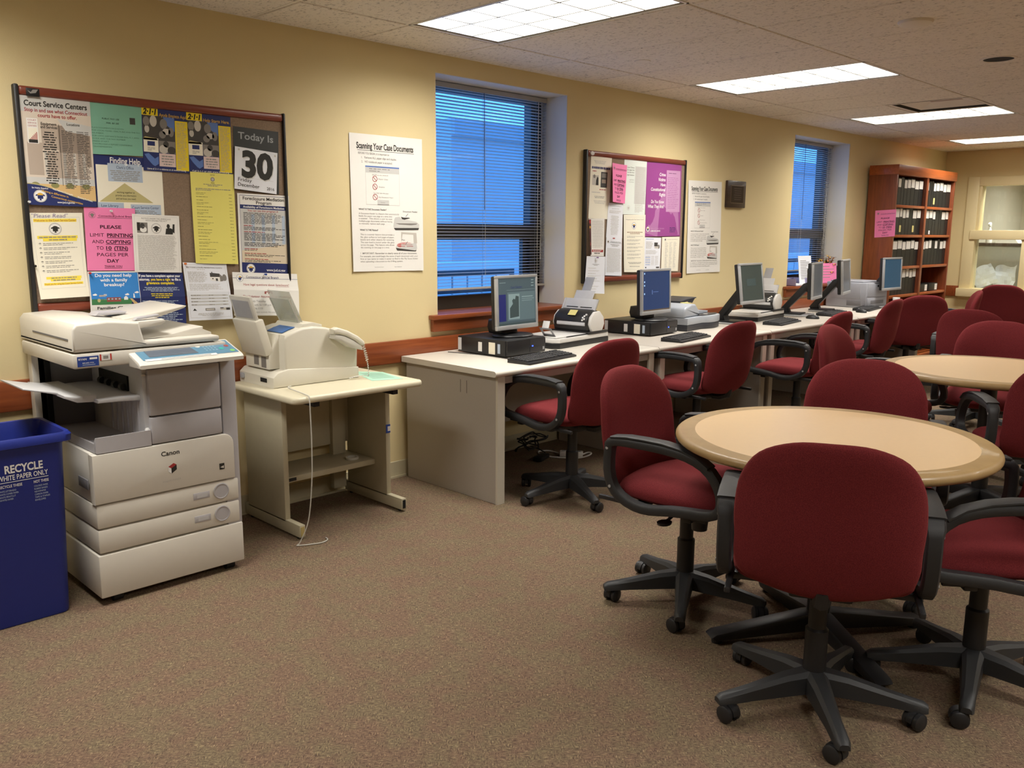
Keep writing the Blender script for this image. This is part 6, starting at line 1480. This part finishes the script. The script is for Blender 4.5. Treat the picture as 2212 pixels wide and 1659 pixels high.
def make_chair(label):
    t = thing('office_chair', label, 'chair', (0, 0, 0), 0, 'burgundy office chairs')
    # seat: saddle-shaped cushion with a waterfall front
    so = smooth_outline([(.27, 0), (.262, .12), (.225, .225), (.10, .255), (-.08, .25), (-.18, .215), (-.215, .10), (-.22, 0), (-.215, -.10), (-.18, -.215), (-.08, -.25), (.10, -.255), (.225, -.225), (.262, -.12)], 4)
    def drop(a, b): return -.22 * max(0, a - .10) ** 2 * 4 * .55 + .25 * max(0, -a - .06) ** 2 * 1.0 + .22 * max(0, abs(b) - .1) ** 2
    top = lambda a, b, u: (a, b, .462 + drop(a, b) + .064 * u)
    bot = lambda a, b, u: (a * (1 - .10 * u), b * (1 - .05 * u), .462 + drop(a, b) - .030 * u)
    cushion(so, top, bot, FAB, expo=5).build('seat', t, 80)
    # back: broad rounded shield, curved round the sitter
    bo = smooth_outline([(0, .906), (.10, .899), (.185, .86), (.232, .785), (.246, .69), (.243, .60), (.242, .535), (.218, .482), (.12, .452), (0, .440), (-.12, .452), (-.218, .482), (-.242, .535), (-.243, .60), (-.246, .69), (-.232, .785), (-.185, .86), (-.10, .899)], 4)
    def bx(y, z):
        h = (z - .44) / .455
        return -.222 - .078 * h - .022 * h * h + .80 * y * y - .014 * math.sin(PI * min(1, h * 1.4))
    bf = lambda y, z, u: (bx(y, z) + .040 * u, y, z)
    bb = lambda y, z, u: (bx(y, z) - .030 * u, y, z)
    cushion(bo, bf, bb, FAB, expo=5).build('backrest', t, 80)
    # arm loops
    prof = [(-.172, .668), (-.184, .64), (-.186, .56), (-.168, .50), (-.128, .462), (-.065, .440), (.0, .438), (.08, .452), (.17, .462), (.24, .470), (.276, .492), (.283, .53), (.270, .575), (.235, .622), (.18, .656), (.11, .672), (.02, .678), (-.07, .678), (-.135, .676)]
    so2 = smooth_outline(prof, 2)
    for sgn in (1, -1):
        y = .272 * sgn
        wd = [.026 if z > .65 else .021 for x, z in so2]
        arm = strap(so2, wd, .034, y, CHAIR_BLACK, closed=True)
        arm.tube([(-.184, y + sgn * .021, .645), (-.184, y + sgn * .0235, .645)], .006, SILVER, 8); arm.tube([(-.168, y + sgn * .020, .50), (-.168, y + sgn * .0235, .50)], .006, SILVER, 8)
        a = arm.build('armrest', t, 45)
        pad = [(-.168, .688), (-.10, .697), (-.02, .6985), (.05, .6975), (.12, .689), (.185, .6705), (.235, .640)]
        strap(pad, .028, .010, y, CHAIR_BLACK).build('arm_pad', a, 45)
    # carriage under the seat, back bracket, levers
    mb = MB(); mb.box(-.13, .15, -.09, .09, .395, .436, CASTER, .012); mb.box(-.24, .22, -.262, -.245, .430, .447, CASTER, .004); mb.box(-.24, .22, .245, .262, .430, .447, CASTER, .004)
    mb.box(-.10, -.06, -.264, .264, .418, .442, CASTER, .006); mb.box(.12, .16, -.264, .264, .418, .442, CASTER, .006)
    mb.tube([(-.10, 0, .415), (-.18, 0, .418), (-.225, 0, .435), (-.238, 0, .472)], [.028, .028, .026, .02], CASTER, 8)
    mb.lathe([(0, .355), (.028, .36), (.032, .40), (0, .40)], CASTER, 14, (.13, -.14, 0)); mb.build('mechanism', t)
    mb = MB(); mb.tube([(.02, -.05, .41), (.03, -.17, .395), (.035, -.215, .388)], [.007, .007, .006], CASTER, 6); mb.lathe([(0, -.006), (.024, -.004), (.026, .004), (0, .008)], CASTER, 12, (.038, -.235, .388), 1, 1.3); mb.build('height_lever', t)
    mb = MB(); mb.lathe([(.034, .115), (.034, .255), (.027, .262), (.027, .40), (0, .40)], CASTER, 18); mb.build('column', t)
    # five star base
    for k in range(5):
        a = 2 * PI * k / 5 + .35
        mb = MB(); mb.M = Matrix.Rotation(a, 4, 'Z')
        mb.loft([[(.0, -.036, .062), (.0, .036, .062), (.0, .036, .118), (.0, .020, .130), (.0, -.020, .130), (.0, -.036, .118)],
                 [(.10, -.030, .060), (.10, .030, .060), (.10, .027, .108), (.10, .015, .120), (.10, -.015, .120), (.10, -.027, .108)],
                 [(.22, -.022, .056), (.22, .022, .056), (.22, .020, .086), (.22, .011, .095), (.22, -.011, .095), (.22, -.020, .086)],
                 [(.308, -.021, .052), (.308, .021, .052), (.308, .019, .072), (.308, .011, .080), (.308, -.011, .080), (.308, -.019, .072)],
                 [(.322, -.016, .054), (.322, .016, .054), (.322, .014, .066), (.322, .008, .071), (.322, -.008, .071), (.322, -.014, .066)]], CHAIR_BLACK)
        mb.build('base_arm', t, 40)
        sw = [2.1, .4, 3.6, 5.0, 1.2][k]
        c = MB(); c.M = Matrix.Translation((.298 * math.cos(a), .298 * math.sin(a), 0)) @ Matrix.Rotation(sw, 4, 'Z') @ Matrix.Translation((-.018, 0, 0))
        for s2 in (-1, 1): c.tube([(0, s2 * .008, .027), (0, s2 * .012, .027), (0, s2 * .023, .027), (0, s2 * .027, .027)], [.022, .0265, .0265, .021], CASTER, 20)
        hood = [(.0265 * 1.10 * math.cos(R(d)), .027 + .0265 * 1.10 * math.sin(R(d))) for d in range(-10, 181, 19)]
        c.prism(hood, 'y', -.009, .009, CASTER); c.cyl((.018, 0, .03), (.018, 0, .058), .009, CASTER, 10)
        c.build('caster', t, 40)
    return t
chair0 = make_chair('')
CH = [
 ('A', 2.772, -2.182, -86, 1.06, 'red office chair at the left side of the nearer round table, seen side-on'),
 ('B', 2.395, -2.904, 26, 0.54, 'red office chair with its broad back squarely to the camera, nearest of all'),
 ('C', 2.9, -3.2, 129, 0.8, 'red office chair cut off by the right edge, base nearest the lower right corner'),
 ('D1', 3.485, -0.965, 87, 1.15, 'red office chair pulled up to the nearest desk'),
 ('D2', 4.76, -0.925, 88, 0.3, 'red office chair at the second desk, under the second bulletin board'),
 ('D3', 5.87, -1.055, 92, 0.1, 'red office chair at the third desk, half hidden behind a tilted chair back'),
 ('D4', 7.35, -0.835, 93, 0.7, 'red office chair at the farthest desk, in front of the laser printer'),
 ('D5', 8.24, -0.925, 44, 0.2, 'red office chair back turned to the camera, in front of the bookcase'),
 ('F', 4.95, -2.01, -86, 0.4, 'red office chair at the near left side of the farther round table'),
 ('E', 3.39, -2.59, 203.6, 0.5, 'red office chair facing the camera across the nearer round table'),
 ('G', 4.515, -2.952, 33, 0.0, 'red office chair cut by the right edge, between the two round tables'),
 ('H', 5.66, -2.4, 192, 0.6, 'red office chair facing the camera across the farther round table'),
 ('I', 7.07, -1.9, 1, 0.15, 'red office chair turned away, just behind the farther round table'),
 ('I2', 6.95, -2.52, 8, 0.8, 'red office chair mostly hidden, at the right edge behind the farther table'),
 ('K', 9.02, -0.95, 113, 0.35, 'small far red office chair in profile at the foot of the bookcase'),
 ('J', 10.7, -1.02, 12, 0.5, 'farthest red office chair, dark back below the interior window'),
]
BASE_TURN = {}
for i, (nm, x, y, az, bt, lab) in enumerate(CH):
    c = chair0 if i == 0 else copy_tree(chair0)
    c.location = (x, y, 0); c.rotation_euler = (0, 0, R(az)); c['label'] = lab
    rot = Matrix.Rotation(bt, 4, 'Z')
    for ch in [o for o in bpy.data.objects if o.parent == c and o.name.split('.')[0] in ('base_arm', 'caster')]:
        ch.rotation_euler = (0, 0, bt)
# ================================================================== BACK OFFICE SEEN THROUGH THE INTERIOR WINDOW
PARTG = mat('partition_grey', '#b5b3a8', 0.8, noise=.06, nscale=30)
px = X1 + .55
t = thing('office_counter', 'grey panelled counter behind the interior window', 'counter', (px + .3, -1.6, 0))
m = wmb(t); m.box(px, px + .04, -3.1, -.05, 0, 1.30, PARTG); m.build('front_panel', t, 0)
m = wmb(t); m.box(px - .02, px + .60, -3.1, -.05, 1.30, 1.335, mat('counter_top_dark', '#4a3c30', .5), .004); m.build('top', t)
m = wmb(t); m.box(px + .5, px + .55, -3.1, -.05, 0, 1.30, PARTG); m.build('rear_panel', t, 0)
cz = 1.3355
t = thing('spray_bottle', 'white spray bottle on the office counter behind the glass', 'bottle', (px + .15, -.36, cz + .0))
m = MB(); m.lathe([(0, 0), (.036, 0), (.038, .01), (.038, .12), (.02, .17), (.014, .19), (.014, .20), (0, .20)], WHITE, 18); m.build('bottle', t)
m = MB(); m.prism([(-.05, .235), (-.045, .215), (.0, .20), (.03, .20), (.035, .24), (.01, .26), (-.03, .255)], 'y', -.012, .012, WHITE, .004); m.prism([(-.035, .215), (-.02, .17), (-.012, .17), (-.02, .215)], 'y', -.005, .005, WHITE); m.build('trigger', t)
m = MB(); m.box(-.035, .035, -.035, .035, 0, .17, BLACK, .006); tag(m.build('pencil_cup', loc=(px + .12, -.20, cz)), 'small dark square cup left of the spray bottle behind the glass', 'cup')
m = MB(); m.prism([(-.13, 0), (.13, 0), (.0, .16)], 'x', -.10, .10, PAPER); tag(m.build('paper_tent', loc=(px + .15, -.60, cz)), 'white folded paper tent on the office counter', 'paper')
m = MB(); m.lathe([(0, 0), (.04, 0), (.042, .10), (.03, .16), (.02, .2), (0, .2)], WHITE, 18); tag(m.build('lotion_bottle', loc=(px + .2, -.82, cz)), 'white bottle between the paper tent and the dark trays', 'bottle')
t = thing('tray_stack', 'stack of dark letter trays at the right edge, behind the glass', 'trays', (px + .2, -1.05, cz))
for i in range(4):
    m = MB(); z = i * .095; m.box(-.15, .15, -.12, .12, z, z + .006, BLACK); m.box(-.15, .15, .114, .12, z, z + .07, BLACK); m.box(-.15, .15, -.12, -.114, z, z + .07, BLACK); m.box(-.13, .13, -.10, .10, z + .007, z + .045, PHG2)
    for a in (-.14, .14):
        for b in (-.115, .115): m.cyl((a, b, z), (a, b, z + .096), .006, BLACK, 8)
    m.build('tray', t, 0)
def crumple(x, y, z, w, h, ang, label, seed):
    r_ = random.Random(seed); m = MB(); N = 6
    g = [[Vector((w * (i / N - .5) + .01 * r_.uniform(-1, 1), .012 * r_.uniform(-1, 1), h * j / N + (.03 * r_.uniform(-1, 1) if j == N else 0))) for i in range(N + 1)] for j in range(N + 1)]
    for j in range(N):
        for i in range(N): m.face([g[j][i], g[j][i + 1], g[j + 1][i + 1], g[j + 1][i]], PAPERB)
    o = m.build('paper_sheet', smooth=180, loc=(x, y, z)); o.rotation_euler = (0, R(ang), R(90)); tag(o, label, 'paper')
crumple(X1 + .20, -.54, .82, .26, .24, 24, 'crumpled white paper leaning inside the interior window, left of another', 1)
crumple(X1 + .26, -.70, .80, .23, .28, -5, 'stiff white sheet leaning upright inside the interior window', 2)
bpy.context.view_layer.update()
